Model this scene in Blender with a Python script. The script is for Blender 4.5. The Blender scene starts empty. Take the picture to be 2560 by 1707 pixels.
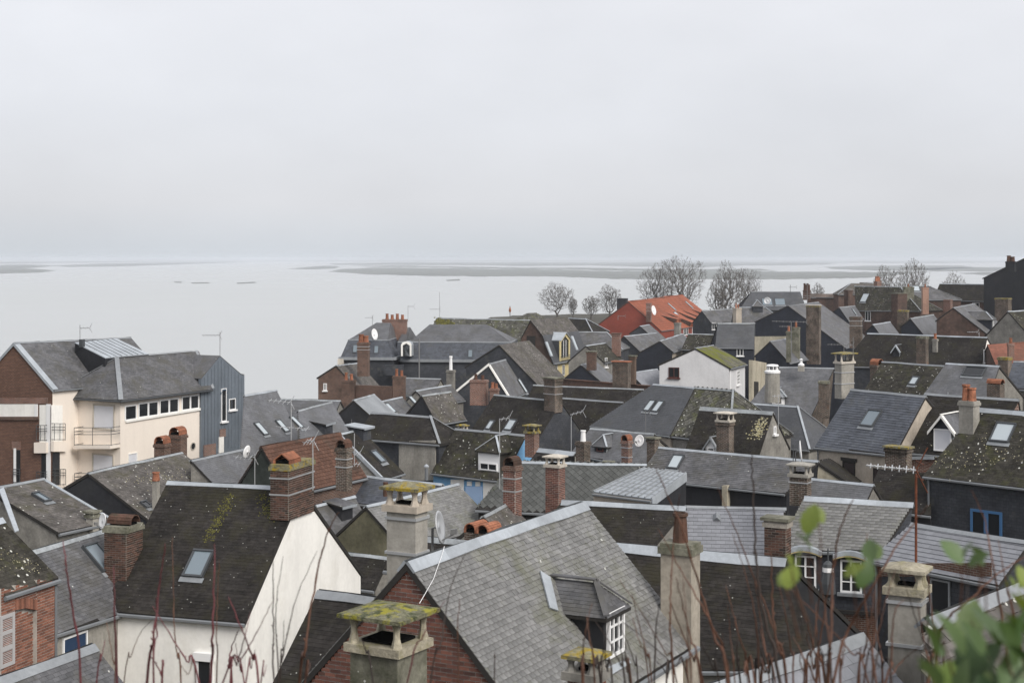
import bpy, bmesh, math, random
import numpy as np
from mathutils import Vector, Matrix

# ------------------------------------------------------------------ camera, sky, sun, exposure
SC = bpy.context.scene
F, HY, CZ = 3800.0, 645.0, 30.0          # focal length in photo pixels, horizon row, eye height above the water
cam_data = bpy.data.cameras.new('camera')
cam = bpy.data.objects.new('camera', cam_data)
SC.collection.objects.link(cam)
SC.camera = cam
cam.location = (0, 0, CZ)
cam.rotation_euler = (math.radians(90), 0, 0)
cam_data.sensor_width = 36.0
cam_data.lens = F / 2560 * 36.0
cam_data.shift_y = -(853.5 - HY) / 2560
cam_data.clip_start = 0.1
cam_data.clip_end = 80000
cam_data.dof.use_dof = True
cam_data.dof.focus_distance = 55
cam_data.dof.aperture_fstop = 5.6

SUN_AZ, SUN_EL = math.radians(142), math.radians(38)     # azimuth clockwise from the view direction
world = bpy.data.worlds.new('World')
SC.world = world
world.use_nodes = True
nt = world.node_tree
for n_ in list(nt.nodes):
    nt.nodes.remove(n_)
def wn(t, **kw):
    nd = nt.nodes.new(t)
    for k, v in kw.items():
        setattr(nd, k, v)
    return nd
w_out = wn('ShaderNodeOutputWorld')
w_bg = wn('ShaderNodeBackground')
w_sky = wn('ShaderNodeTexSky', sky_type='NISHITA', sun_disc=False)
w_sky.sun_elevation = SUN_EL
w_sky.sun_rotation = SUN_AZ
w_sky.air_density = 1.0
w_sky.dust_density = 4.0
w_geo = wn('ShaderNodeTexCoord')
w_sep = wn('ShaderNodeSeparateXYZ')
nt.links.new(w_geo.outputs['Generated'], w_sep.inputs[0])
w_ramp = wn('ShaderNodeValToRGB')
cr = w_ramp.color_ramp
cr.elements[0].position = 0.0; cr.elements[0].color = (0.336, 0.358, 0.384, 1)
cr.elements[1].position = 0.20; cr.elements[1].color = (0.462, 0.466, 0.488, 1)
e_ = cr.elements.new(0.035); e_.color = (0.380, 0.386, 0.404, 1)
e_ = cr.elements.new(0.09); e_.color = (0.402, 0.410, 0.434, 1)
nt.links.new(w_sep.outputs['Z'], w_ramp.inputs[0])
w_map = wn('ShaderNodeMapping')
w_map.inputs['Scale'].default_value = (1.3, 1.3, 2.6)
w_map.inputs['Rotation'].default_value = (0.0, 0.12, 0.3)
w_n1 = wn('ShaderNodeTexNoise')
w_n1.inputs['Scale'].default_value = 2.6
w_n1.inputs['Detail'].default_value = 5
w_n1.inputs['Roughness'].default_value = 0.5
nt.links.new(w_geo.outputs['Generated'], w_map.inputs[0])
nt.links.new(w_map.outputs[0], w_n1.inputs['Vector'])
w_mr = wn('ShaderNodeMapRange')
w_mr.inputs[1].default_value = 0.34; w_mr.inputs[2].default_value = 0.68
w_mr.inputs[3].default_value = 0.93; w_mr.inputs[4].default_value = 1.065
nt.links.new(w_n1.outputs['Fac'], w_mr.inputs[0])
w_mul = wn('ShaderNodeVectorMath', operation='SCALE')
nt.links.new(w_ramp.outputs['Color'], w_mul.inputs[0])
nt.links.new(w_mr.outputs[0], w_mul.inputs['Scale'])
w_sc = wn('ShaderNodeVectorMath', operation='SCALE')
w_sc.inputs['Scale'].default_value = 0.07
nt.links.new(w_sky.outputs[0], w_sc.inputs[0])
w_mix = wn('ShaderNodeMix', data_type='RGBA')
w_mix.inputs['Factor'].default_value = 0.93          # overcast: clouds over a clear sky
nt.links.new(w_sc.outputs[0], w_mix.inputs['A'])
nt.links.new(w_mul.outputs[0], w_mix.inputs['B'])
nt.links.new(w_mix.outputs['Result'], w_bg.inputs['Color'])
w_bg.inputs['Strength'].default_value = 1.0
nt.links.new(w_bg.outputs[0], w_out.inputs['Surface'])

sun_d = bpy.data.lights.new('sun', 'SUN')
sun_d.energy = 1.5
sun_d.angle = math.radians(28)
sun_d.color = (1.0, 0.955, 0.89)
sun = bpy.data.objects.new('sun', sun_d)
SC.collection.objects.link(sun)
to_sun = Vector((math.sin(SUN_AZ) * math.cos(SUN_EL), math.cos(SUN_AZ) * math.cos(SUN_EL), math.sin(SUN_EL)))
sun.rotation_euler = to_sun.to_track_quat('Z', 'Y').to_euler()
vs = SC.view_settings
vs.view_transform = 'Standard'
vs.look = 'None'
vs.gamma = 1.0
vs.use_curve_mapping = False
vs.exposure = 0.98
SC.render.engine = 'CYCLES'
SC.cycles.max_bounces = 6
SC.cycles.volume_bounces = 1
SC.cycles.use_denoising = True

# ------------------------------------------------------------------ helpers
RND = random.Random(11)
NPR = np.random.RandomState(5)
COL = SC.collection
Z = Vector((0, 0, 1))
C0 = Vector((0, 0, CZ))

def P(x, y, d):
    return Vector(((x - 1280) / F * d, d, CZ - (y - HY) / F * d))

def ray(x, y):
    return Vector(((x - 1280) / F, 1.0, -(y - HY) / F))

def hit(x, y, p0, n):
    r = ray(x, y)
    return C0 + r * ((p0 - C0).dot(n) / r.dot(n))

def px(p):
    return (1280 + p.x / p.y * F, HY + (CZ - p.z) / p.y * F)

LAND = [(-400, -60), (-400, 126), (-24, 134), (-14, 215), (-16, 640), (-9, 725), (60, 770), (420, 900), (420, -60)]
GR = [(-60, -1.2), (0, -1.7), (3.5, -2.2), (7, -5.0), (16, -11.5), (30, -14.5), (60, -19.5), (110, -24), (160, -27), (215, -27.6), (2000, -27.6)]
def ground(x, y):
    for (y0, z0), (y1, z1) in zip(GR, GR[1:]):
        if y <= y1:
            t = max(0.0, (y - y0) / (y1 - y0))
            return CZ + z0 + (z1 - z0) * t
    return CZ + GR[-1][1]

def props(o, label=None, cat=None, group=None, kind=None):
    if label: o['label'] = label
    if cat: o['category'] = cat
    if group: o['group'] = group
    if kind: o['kind'] = kind
    return o

class MB:
    """collects faces of one mesh, in world coordinates"""
    def __init__(s):
        s.v = []; s.f = []
    def face(s, *pts):
        i = len(s.v)
        s.v.extend([tuple(p) for p in pts])
        s.f.append(list(range(i, i + len(pts))))
        return s
    def prism(s, pts, ext):
        """closed prism: polygon pts pushed along vector ext"""
        ext = Vector(ext)
        pts = [Vector(p) for p in pts]
        nn = Vector((0, 0, 0))
        for i in range(len(pts)):
            nn += pts[i].cross(pts[(i + 1) % len(pts)])
        if nn.dot(ext) > 0:
            pts = pts[::-1]
        q = [p + ext for p in pts]
        i = len(s.v); k = len(pts)
        s.v.extend([tuple(p) for p in pts + q])
        s.f.append(list(range(i, i + k)))
        s.f.append(list(range(i + 2 * k - 1, i + k - 1, -1)))
        for j in range(k):
            m = (j + 1) % k
            s.f.append([i + m, i + j, i + k + j, i + k + m])
        return s
    def box(s, c, ax, ay, az, hx, hy, hz):
        """box round centre c with half sizes along unit axes"""
        c = Vector(c); ax = Vector(ax) * hx; ay = Vector(ay) * hy; az = Vector(az) * hz
        return s.prism([c - ax - ay - az, c + ax - ay - az, c + ax + ay - az, c - ax + ay - az], az * 2)
    def tube(s, pts, rad, k=6, cap=True):
        pts = [Vector(p) for p in pts]
        if not isinstance(rad, (list, tuple)):
            rad = [rad] * len(pts)
        base = len(s.v)
        ref = None
        for i, p in enumerate(pts):
            t = (pts[min(i + 1, len(pts) - 1)] - pts[max(i - 1, 0)])
            t = t.normalized() if t.length > 1e-9 else Z
            if ref is None or abs(t.dot(ref)) > .95:
                ref = Vector((1, 0, 0)) if abs(t.x) < .8 else Vector((0, 1, 0))
            x = t.cross(ref).normalized(); y = t.cross(x)
            for j in range(k):
                a = 2 * math.pi * j / k
                s.v.append(tuple(p + (x * math.cos(a) + y * math.sin(a)) * rad[i]))
        for i in range(len(pts) - 1):
            for j in range(k):
                m = (j + 1) % k
                s.f.append([base + i * k + j, base + i * k + m, base + (i + 1) * k + m, base + (i + 1) * k + j])
        if cap:
            s.f.append([base + j for j in range(k - 1, -1, -1)])
            e = base + (len(pts) - 1) * k
            s.f.append([e + j for j in range(k)])
        return s
    def lathe(s, c, prof, k=12, ax=None):
        """surface of revolution about a vertical axis through c; prof = [(r, z)...]"""
        base = len(s.v); c = Vector(c)
        for r, z in prof:
            for j in range(k):
                a = 2 * math.pi * j / k
                s.v.append((c.x + r * math.cos(a), c.y + r * math.sin(a), c.z + z))
        for i in range(len(prof) - 1):
            for j in range(k):
                m = (j + 1) % k
                s.f.append([base + i * k + j, base + i * k + m, base + (i + 1) * k + m, base + (i + 1) * k + j])
        return s
    def build(s, name, mat, parent=None, smooth=False, kind=None, label=None):
        org = Vector((0, 0, 0))
        p = parent
        while p is not None:
            org = org + p.location; p = p.parent
        me = bpy.data.meshes.new(name)
        v = np.array(s.v, dtype=np.float64) - np.array(org)
        me.from_pydata(v.tolist(), [], s.f)
        finish_mesh(me, MAT[mat] if isinstance(mat, str) else mat, smooth)
        o = bpy.data.objects.new(name, me)
        COL.objects.link(o)
        if parent is not None: o.parent = parent
        if kind: o['kind'] = kind
        if label: o['label'] = label
        return o

def finish_mesh(me, mat, smooth=False):
    """material, shading and a box-mapped UV in metres (u runs level, v up the face)"""
    me.materials.append(mat)
    nl = len(me.loops)
    if nl == 0: return
    co = np.empty(len(me.vertices) * 3); me.vertices.foreach_get('co', co); co = co.reshape(-1, 3)
    li = np.empty(nl, dtype=np.int32); me.loops.foreach_get('vertex_index', li)
    npoly = len(me.polygons)
    nor = np.empty(npoly * 3); me.polygons.foreach_get('normal', nor); nor = nor.reshape(-1, 3)
    tot = np.empty(npoly, dtype=np.int32); me.polygons.foreach_get('loop_total', tot)
    nn = np.repeat(nor, tot, axis=0)
    t = np.stack([-nn[:, 1], nn[:, 0], np.zeros(nl)], axis=1)
    ln = np.linalg.norm(t, axis=1)
    t[ln < .05] = (1, 0, 0); ln[ln < .05] = 1
    t /= ln[:, None]
    b = np.cross(nn, t)
    p = co[li]
    uv = np.stack([(p * t).sum(1), (p * b).sum(1)], axis=1).astype(np.float32)
    lay = me.uv_layers.new(name='UVMap')
    lay.data.foreach_set('uv', uv.ravel())
    if smooth:
        me.polygons.foreach_set('use_smooth', np.ones(npoly, dtype=bool))
    me.update()

def thing(name, label, cat, loc, group=None):
    o = bpy.data.objects.new(name, None)
    o.empty_display_size = 0.3
    COL.objects.link(o)
    o.location = loc
    return props(o, label, cat, group)

# ------------------------------------------------------------------ materials
MAT = {}
def M(name, col, rough=.85, var=0.0, noise=(1.2, .25), fine=(14, .12), moss=None, moss2=None, spots=None, spec=.25,
      metal=0.0, bump=None, brick=None, streak=0.0, hue=None):
    m = bpy.data.materials.new(name); m.use_nodes = True
    t = m.node_tree; L = t.links
    b = t.nodes['Principled BSDF']
    b.inputs['Roughness'].default_value = rough
    b.inputs['Metallic'].default_value = metal
    b.inputs['Specular IOR Level'].default_value = spec
    def N(ty, **kw):
        nd = t.nodes.new(ty)
        for k, v in kw.items(): setattr(nd, k, v)
        return nd
    tc = N('ShaderNodeTexCoord')
    obj = tc.outputs['Object']
    def noise_out(sc, det=4, ro=.6, off=0.0, vec=None):
        nd = N('ShaderNodeTexNoise')
        nd.inputs['Scale'].default_value = sc; nd.inputs['Detail'].default_value = det; nd.inputs['Roughness'].default_value = ro
        src = vec or obj
        if off:
            mp = N('ShaderNodeMapping'); mp.inputs['Location'].default_value = (off, off * 1.7, off * .6)
            L.new(src, mp.inputs[0]); src = mp.outputs[0]
        L.new(src, nd.inputs['Vector'])
        return nd.outputs['Fac']
    def rng(v, a, b_, c, d_, clamp=True):
        nd = N('ShaderNodeMapRange', clamp=clamp)
        for i, q in enumerate((a, b_, c, d_)): nd.inputs[i + 1].default_value = q
        L.new(v, nd.inputs[0]); return nd.outputs[0]
    def math_(op, a, b_):
        nd = N('ShaderNodeMath', operation=op)
        for i, q in enumerate((a, b_)):
            if isinstance(q, (int, float)): nd.inputs[i].default_value = q
            else: L.new(q, nd.inputs[i])
        return nd.outputs[0]
    def mixc(f, a, b_):
        nd = N('ShaderNodeMix', data_type='RGBA')
        if isinstance(f, (int, float)): nd.inputs['Factor'].default_value = f
        else: L.new(f, nd.inputs['Factor'])
        for nm, q in (('A', a), ('B', b_)):
            if isinstance(q, tuple): nd.inputs[nm].default_value = (*q[:3], 1)
            else: L.new(q, nd.inputs[nm])
        return nd.outputs['Result']
    def scale(c, f):
        nd = N('ShaderNodeVectorMath', operation='SCALE')
        if isinstance(c, tuple): nd.inputs[0].default_value = c[:3]
        else: L.new(c, nd.inputs[0])
        L.new(f, nd.inputs['Scale']); return nd.outputs[0]
    height = None
    rnd = None
    if var or hue:
        geo = N('ShaderNodeNewGeometry'); oi = N('ShaderNodeObjectInfo')
        rnd = math_('FRACT', math_('ADD', geo.outputs['Random Per Island'], oi.outputs['Random']), 0)
    cur = tuple(col)
    if brick:                                    # far or plain brickwork: (mortar, width, height, joint, second colour)
        bt = N('ShaderNodeTexBrick')
        bt.inputs['Color1'].default_value = (*col, 1); bt.inputs['Color2'].default_value = (*brick[4], 1)
        bt.inputs['Mortar'].default_value = (*brick[0], 1)
        bt.inputs['Brick Width'].default_value = brick[1]; bt.inputs['Row Height'].default_value = brick[2]
        bt.inputs['Mortar Size'].default_value = brick[3]; bt.inputs['Scale'].default_value = 1.0
        bt.inputs['Mortar Smooth'].default_value = .1
        L.new(tc.outputs['UV'], bt.inputs['Vector'])
        cur = bt.outputs['Color']
        height = math_('SUBTRACT', 1.0, bt.outputs['Fac'])
    if hue:
        cur = mixc(rng(rnd, .35, 1, 0, 1), cur, hue)
    if var:
        wn_ = N('ShaderNodeTexWhiteNoise', noise_dimensions='1D'); L.new(rnd, wn_.inputs['W'])
        cur = scale(cur, rng(wn_.outputs['Value'], 0, 1, 1 - var, 1 + var))
    if noise: cur = scale(cur, rng(noise_out(noise[0]), .3, .7, 1 - noise[1], 1 + noise[1]))
    if fine: cur = scale(cur, rng(noise_out(fine[0], 3, .7, 3.1), .3, .7, 1 - fine[1], 1 + fine[1]))
    if streak:                                   # rain streaks run down the face
        mp = N('ShaderNodeMapping'); mp.inputs['Scale'].default_value = (1.7, 1.7, .3); L.new(obj, mp.inputs[0])
        cur = scale(cur, rng(noise_out(1.0, 5, .65, 0, mp.outputs[0]), .45, .75, 1.0, 1 - streak))
    for mo, off in ((moss, 7.3), (moss2, 21.7)):
        if mo:                                   # (colour, scale, threshold, softness)
            fac = rng(noise_out(mo[1], 6, .68, off), mo[2], mo[2] + mo[3], 0, mo[4] if len(mo) > 4 else 1)
            cur = mixc(fac, cur, mo[0])
    if spots:                                    # lichen: (colour, cells per metre, radius, share)
        vo = N('ShaderNodeTexVoronoi'); vo.inputs['Scale'].default_value = spots[1]; L.new(obj, vo.inputs['Vector'])
        sepc = N('ShaderNodeSeparateColor'); L.new(vo.outputs['Color'], sepc.inputs[0])
        near = rng(vo.outputs['Distance'], spots[2] * .75, spots[2], 1, 0)
        gate = math_('LESS_THAN', sepc.outputs[0], spots[3])
        patch = rng(noise_out(.7, 2, .5, 13.0), .42, .6, .15, 1)
        cur = mixc(math_('MULTIPLY', math_('MULTIPLY', near, gate), math_('GREATER_THAN', patch, math_('MULTIPLY', sepc.outputs[1], .9))), cur, spots[0])
    if isinstance(cur, tuple): b.inputs['Base Color'].default_value = (*cur, 1)
    else: L.new(cur, b.inputs['Base Color'])
    if bump or height is not None:
        bp = N('ShaderNodeBump'); bp.inputs['Strength'].default_value = .6
        bp.inputs['Distance'].default_value = bump[1] if bump else .012
        if bump:
            nz = noise_out(bump[0], 4, .6, 5.0)
            if height is not None: nz = math_('ADD', math_('MULTIPLY', nz, .6), height)
            L.new(nz, bp.inputs['Height'])
        else: L.new(height, bp.inputs['Height'])
        L.new(bp.outputs[0], b.inputs['Normal'])
    MAT[name] = m
    return m

WL = (.56, .56, .52); YL = (.33, .25, .04); MG = (.075, .085, .03); OL = (.045, .05, .022)
# slates
M('slate_pale', (.168, .167, .164), .62, .2, (.9, .2), (6, .2), moss=((.115, .118, .065), .9, .48, .2, .7), moss2=((.075, .08, .045), 3.5, .58, .1, .45), spots=(WL, 4.5, .14, .16), spec=.4)
M('slate_mid', (.098, .098, .104), .6, .22, (.9, .3), (6, .22), moss=((.075, .07, .055), .7, .46, .2, .75), moss2=((.13, .13, .125), 1.6, .6, .12, .6), spots=(WL, 4.5, .15, .16), spec=.4)
M('slate_blue', (.064, .071, .087), .5, .22, (.8, .25), (6, .18), moss=((.075, .073, .062), .6, .54, .18, .6), spec=.45)
M('slate_new', (.06, .063, .07), .55, .1, (.6, .2), (6, .15), moss=((.075, .073, .066), .5, .52, .2, .6), spec=.4)
M('slate_smooth', (.106, .108, .116), .55, .12, (.7, .24), (6, .18), moss=((.075, .073, .065), .6, .48, .2, .7), moss2=((.14, .14, .138), 1.4, .62, .12, .5), spec=.4)
M('slate_dark', (.024, .0215, .02), .85, .22, (.9, .4), (6, .35), moss=((.036, .033, .018), .9, .48, .2, .7), moss2=((.056, .051, .046), 1.3, .6, .15, .5), spots=((.42, .42, .39), 7.5, .15, .22), spec=.2)
M('slate_moss', (.042, .039, .033), .9, .32, (.7, .3), (9, .3), moss=((.062, .064, .027), 1.6, .5, .2, .7), moss2=((.26, .2, .04), 2.6, .66, .08, .7), spots=(WL, 5.5, .24, .4), spec=.15)
M('slate_brown', (.1, .092, .086), .85, .22, (.8, .35), (6, .3), moss=((.07, .066, .04), .8, .5, .18, .75), moss2=((.25, .18, .05), 1.8, .72, .05, .5), spots=(WL, 5, .22, .42), spec=.2)
M('slate_wet', (.2, .206, .226), .45, .1, (.4, .1), (6, .08), spec=.5)
M('scale_tile', (.085, .088, .085), .8, .2, (.7, .2), (7, .2), moss=((.07, .078, .045), 1.2, .5, .2, .7), spots=(WL, 5, .17, .25), spec=.25)
M('scale_moss', (.08, .078, .068), .9, .4, (.8, .3), (6, .3), moss=((.1, .105, .05), 1.2, .5, .15, .8), spots=(WL, 4.5, .25, .5), spec=.15)
M('moss_roof', (.12, .115, .09), .95, .2, (.6, .3), (8, .3), moss=((.13, .14, .025), .5, .43, .12, 1), spec=.1)
M('clay_tile', (.105, .056, .04), .85, .22, (.7, .35), (9, .25), moss=((.05, .04, .032), .9, .46, .2, .85), spec=.2)
M('clay_orange', (.29, .12, .07), .85, .2, (1.5, .35), (9, .25), moss=((.13, .07, .05), 3, .52, .15, .8), spec=.2)
M('pink_render', (.34, .21, .16), .9, 0, (.8, .2), (6, .15), streak=.25)
M('tile_faded', (.2, .085, .06), .85, .12, (.5, .25), (4, .2), moss=((.12, .075, .055), .5, .5, .2, .7))
M('red_tile', (.27, .088, .05), .8, .1, (.15, .2), (3, .14), moss=((.17, .07, .045), .3, .52, .2, .6), spec=.2)
M('red_wall', (.21, .05, .033), .85, 0, (.2, .18), (3, .1))
# metals
M('zinc', (.37, .4, .43), .5, .12, (.8, .16), (7, .1), spec=.5, metal=.2, streak=.12)
M('zinc_worn', (.29, .31, .325), .6, .12, (1.1, .3), (7, .15), moss=((.17, .165, .14), 1.3, .55, .15, .7), spec=.4, metal=.1)
M('zinc_dull', (.25, .265, .28), .55, .08, (.8, .15), (7, .1), spec=.45, metal=.2)
M('zinc_blue', (.15, .175, .205), .5, .1, (.5, .14), (4, .08), spec=.4, metal=.15)
M('metal_dark', (.05, .055, .06), .5, 0, None, None, spec=.5)
M('metal_blue', (.03, .06, .11), .5, 0, None, None, spec=.5)
M('metal_grey', (.2, .2, .2), .5, 0, None, None, spec=.5, metal=.3)
M('alu', (.5, .51, .52), .4, 0, None, None, spec=.5, metal=.5)
M('rust', (.13, .045, .025), .8, 0, (5, .35), (30, .2))
M('gutter', (.16, .17, .18), .5, 0, (1, .1), None, spec=.4)
M('black_verge', (.03, .035, .045), .6, 0, None, None)
# walls
M('white_paint', (.84, .825, .785), .85, 0, (.5, .06), (5, .04), streak=.1, moss=((.58, .55, .47), .35, .55, .2, .55), bump=(14, .008))
M('white_grey', (.62, .62, .63), .85, 0, (.4, .08), (5, .05), streak=.12)
M('cream', (.8, .725, .645), .85, 0, (.3, .03), (6, .02), streak=.05)
M('concrete', (.3, .285, .255), .9, 0, (.7, .2), (8, .15), streak=.35, bump=(9, .01))
M('concrete_pale', (.5, .46, .4), .9, 0, (1.1, .15), (12, .12), streak=.15, bump=(14, .008))
M('concrete_tall', (.34, .305, .255), .92, 0, (.9, .22), (9, .18), streak=.35, moss=((.2, .19, .15), 1.2, .55, .2, .6), bump=(10, .015))
M('concrete_moss', (.17, .165, .13), .95, 0, (1.2, .35), (12, .25), moss=((.055, .06, .035), 1.6, .47, .2, .8), moss2=(YL, 2.2, .66, .08, .9), spots=(WL, 9, .2, .2), bump=(9, .03))
M('lichen_slab', (.17, .165, .11), .95, 0, (4, .35), (22, .35), moss=((.27, .25, .035), 5.0, .47, .12, 1), moss2=((.05, .06, .028), 6.5, .5, .1, .9), bump=(30, .05))
M('lichen_yellow', (.2, .185, .12), .95, 0, (4, .35), (22, .3), moss=((.3, .22, .03), 4.5, .48, .1, 1), moss2=((.09, .085, .055), 7, .52, .1, .8), bump=(26, .03))
M('stone_lichen', (.33, .3, .23), .95, 0, (2, .3), (14, .25), moss=((.24, .22, .12), 4, .5, .15, .8), bump=(18, .03))
M('stone_grey', (.22, .21, .19), .92, 0, (.9, .3), (7, .2), streak=.25, bump=(8, .02))
M('olive_render', (.16, .15, .1), .95, 0, (.5, .3), (6, .2), moss=((.06, .06, .03), .6, .5, .25, .8), streak=.3)
M('beige_render', (.42, .37, .31), .92, 0, (.8, .18), (7, .12), streak=.2, bump=(9, .01))
M('beige_stain', (.45, .41, .32), .92, 0, (.5, .2), (6, .15), moss=((.3, .2, .14), .5, .55, .2, .6), streak=.35)
M('slate_wall', (.045, .049, .057), .7, .25, (.9, .35), (6, .2), moss=((.085, .085, .075), .8, .56, .1, .6), spec=.35, brick=((.02, .021, .025), .25, .14, .008, (.034, .037, .045)))
M('navy_wall', (.022, .026, .038), .65, 0, (.6, .25), (4, .15), spec=.35, brick=((.01, .011, .016), .3, .16, .008, (.017, .02, .03)), streak=.3)
M('tar_wall', (.02, .021, .025), .65, 0, (.5, .3), (5, .2), moss=((.034, .034, .034), .5, .52, .2, .8), spec=.35, streak=.3)
M('green_black', (.04, .047, .042), .9, 0, (.8, .35), (6, .2))
M('timber_dark', (.03, .028, .026), .8, 0, (2, .2), None)
M('blue_paint', (.17, .36, .58), .8, 0, (.8, .15), (6, .1), streak=.15)
M('pale_blue', (.36, .5, .72), .7, 0, (1, .06), None)
M('white_gloss', (.8, .8, .8), .5, 0, None, None, spec=.4)
M('shutter_grey', (.42, .41, .41), .7, 0, None, None)
M('roller', (.62, .63, .67), .6, 0, (1, .05), None)
M('brown_frame', (.09, .035, .03), .7, 0, None, None)
M('roller_brown', (.05, .04, .04), .6, 0, None, None)
M('yellow_wood', (.62, .52, .28), .7, 0, (3, .1), None)
M('blue_glassframe', (.012, .035, .085), .4, 0, None, None)
M('blue_frame', (.06, .15, .3), .5, 0, None, None)
M('soot', (.008, .008, .008), .95, 0, None, None, spec=0)
mo = (.34, .31, .28)
M('brick_red', (.2, .075, .045), .9, 0, (.6, .25), (7, .15), brick=(mo, .23, .075, .011, (.13, .055, .038)), moss=((.05, .04, .032), .7, .56, .15, .6))
M('brick_brown', (.13, .065, .045), .9, 0, (.5, .25), (6, .15), brick=((.2, .17, .145), .23, .075, .011, (.085, .045, .035)), moss=((.035, .03, .024), .6, .52, .2, .8))
M('brick_sooty', (.1, .058, .042), .92, 0, (.8, .35), (6, .25), brick=((.24, .22, .19), .23, .075, .013, (.055, .04, .033)), moss=((.028, .026, .02), .9, .48, .2, .85), moss2=((.24, .1, .05), .9, .62, .12, .6))
M('brick_apart', (.19, .105, .072), .85, 0, (.4, .15), (6, .12), brick=((.085, .055, .045), .24, .1, .02, (.135, .072, .05)))
M('brick_far', (.11, .062, .048), .9, 0, (.4, .4), (2.5, .25), moss=((.05, .043, .036), .4, .48, .25, .8), brick=((.14, .11, .095), .3, .12, .015, (.08, .048, .038)))
M('brick_piece', (.17, .075, .055), .9, .3, (1.5, .25), (25, .2), hue=(.1, .05, .042), moss=((.06, .052, .045), 1.0, .58, .12, .6))
M('brick_piece_dark', (.1, .052, .038), .92, .4, (1.2, .3), (25, .25), hue=(.05, .034, .028), moss=((.026, .024, .018), .8, .45, .2, .85))
M('brick_piece_orange', (.25, .112, .075), .9, .28, (1.5, .25), (25, .18), hue=(.17, .08, .058), moss=((.1, .065, .05), .9, .58, .15, .6))
M('mortar', (.46, .43, .39), .95, 0, (2, .2), (20, .15))
M('mortar_dark', (.3, .275, .24), .95, 0, (1.5, .4), (20, .2), moss=((.08, .075, .06), .9, .5, .2, .7))
M('tan_wall', (.12, .085, .065), .92, 0, (.6, .3), (6, .2), streak=.2)
# glass
def glassy(name, col, rough=.06, spec=.8):
    m = M(name, col, rough, 0, None, None, spec=spec)
    return m
glassy('pane', (.16, .2, .23), .12)
glassy('pane_pale', (.42, .47, .5), .22, .6)
glassy('pane_dark', (.02, .022, .025), .06, .5)
# land, water, plants
M('earth', (.06, .055, .04), .95, 0, (.2, .3), (3, .3))
M('street', (.07, .07, .07), .9, 0, (.2, .2), (3, .15))
M('mud', (.13, .136, .122), .75, 0, (.004, .25), (.03, .15), spec=.3)
M('moss_clump', (.075, .075, .022), .95, .35, (3, .3), (20, .3), hue=(.14, .125, .03))
M('lichen_clump', (.4, .38, .28), .95, .3, (3, .3), None, hue=(.3, .25, .09))
M('clay_dark', (.1, .055, .04), .9, .2, (2, .35), (9, .25), moss=((.05, .045, .03), 3, .5, .15, .8))
M('bark', (.075, .062, .05), .95, 0, (2, .25), None)
M('twig_red', (.105, .03, .034), .6, .25, (9, .3), (60, .2), spec=.35)
M('twig_brown', (.09, .042, .026), .7, .3, (9, .35), (60, .25), spec=.3)
M('twig_dark', (.035, .026, .022), .75, .3, (9, .3), None, spec=.3)
def leafmat(name, col):
    m = M(name, col, .5, .25, (20, .25), None, hue=(col[0] * .6, col[1] * .75, col[2] * .8), spec=.35)
    t = m.node_tree; b = t.nodes['Principled BSDF']
    b.inputs['Transmission Weight'].default_value = 0.0
    tr = t.nodes.new('ShaderNodeBsdfTranslucent'); mx = t.nodes.new('ShaderNodeMixShader'); mx.inputs[0].default_value = .25
    tr.inputs['Color'].default_value = (col[0] * 1.5, col[1] * 1.5, col[2], 1)
    t.links.new(b.outputs[0], mx.inputs[1]); t.links.new(tr.outputs[0], mx.inputs[2])
    t.links.new(mx.outputs[0], t.nodes['Material Output'].inputs['Surface'])
leafmat('leaf_green', (.07, .115, .03))
leafmat('leaf_yellow', (.15, .19, .035))
leafmat('leaf_dark', (.03, .055, .018))
leafmat('leaf_pale', (.11, .155, .06))
def water_mat():
    m = bpy.data.materials.new('water'); m.use_nodes = True
    t = m.node_tree; b = t.nodes['Principled BSDF']
    b.inputs['Base Color'].default_value = (.375, .385, .372, 1)
    b.inputs['Roughness'].default_value = .16
    b.inputs['Specular IOR Level'].default_value = .6
    tc = t.nodes.new('ShaderNodeTexCoord')
    n1 = t.nodes.new('ShaderNodeTexNoise'); n1.inputs['Scale'].default_value = .006; n1.inputs['Detail'].default_value = 5
    mp = t.nodes.new('ShaderNodeMapping'); mp.inputs['Scale'].default_value = (.6, .35, 1)
    t.links.new(tc.outputs['Object'], mp.inputs[0]); t.links.new(mp.outputs[0], n1.inputs['Vector'])
    r = t.nodes.new('ShaderNodeMapRange'); r.inputs[1].default_value = .3; r.inputs[2].default_value = .7; r.inputs[3].default_value = .2; r.inputs[4].default_value = .27
    t.links.new(n1.outputs['Fac'], r.inputs[0]); t.links.new(r.outputs[0], b.inputs['Roughness'])
    n2 = t.nodes.new('ShaderNodeTexNoise'); n2.inputs['Scale'].default_value = .8; n2.inputs['Detail'].default_value = 3
    t.links.new(tc.outputs['Object'], n2.inputs['Vector'])
    bp = t.nodes.new('ShaderNodeBump'); bp.inputs['Strength'].default_value = .04; bp.inputs['Distance'].default_value = .03
    t.links.new(n2.outputs['Fac'], bp.inputs['Height']); t.links.new(bp.outputs[0], b.inputs['Normal'])
    MAT['water'] = m
water_mat()
# ------------------------------------------------------------------ small pieces: slates, tiles, bricks
def origin_of(parent):
    org = Vector((0, 0, 0))
    while parent is not None:
        org = org + parent.location; parent = parent.parent
    return org

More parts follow.
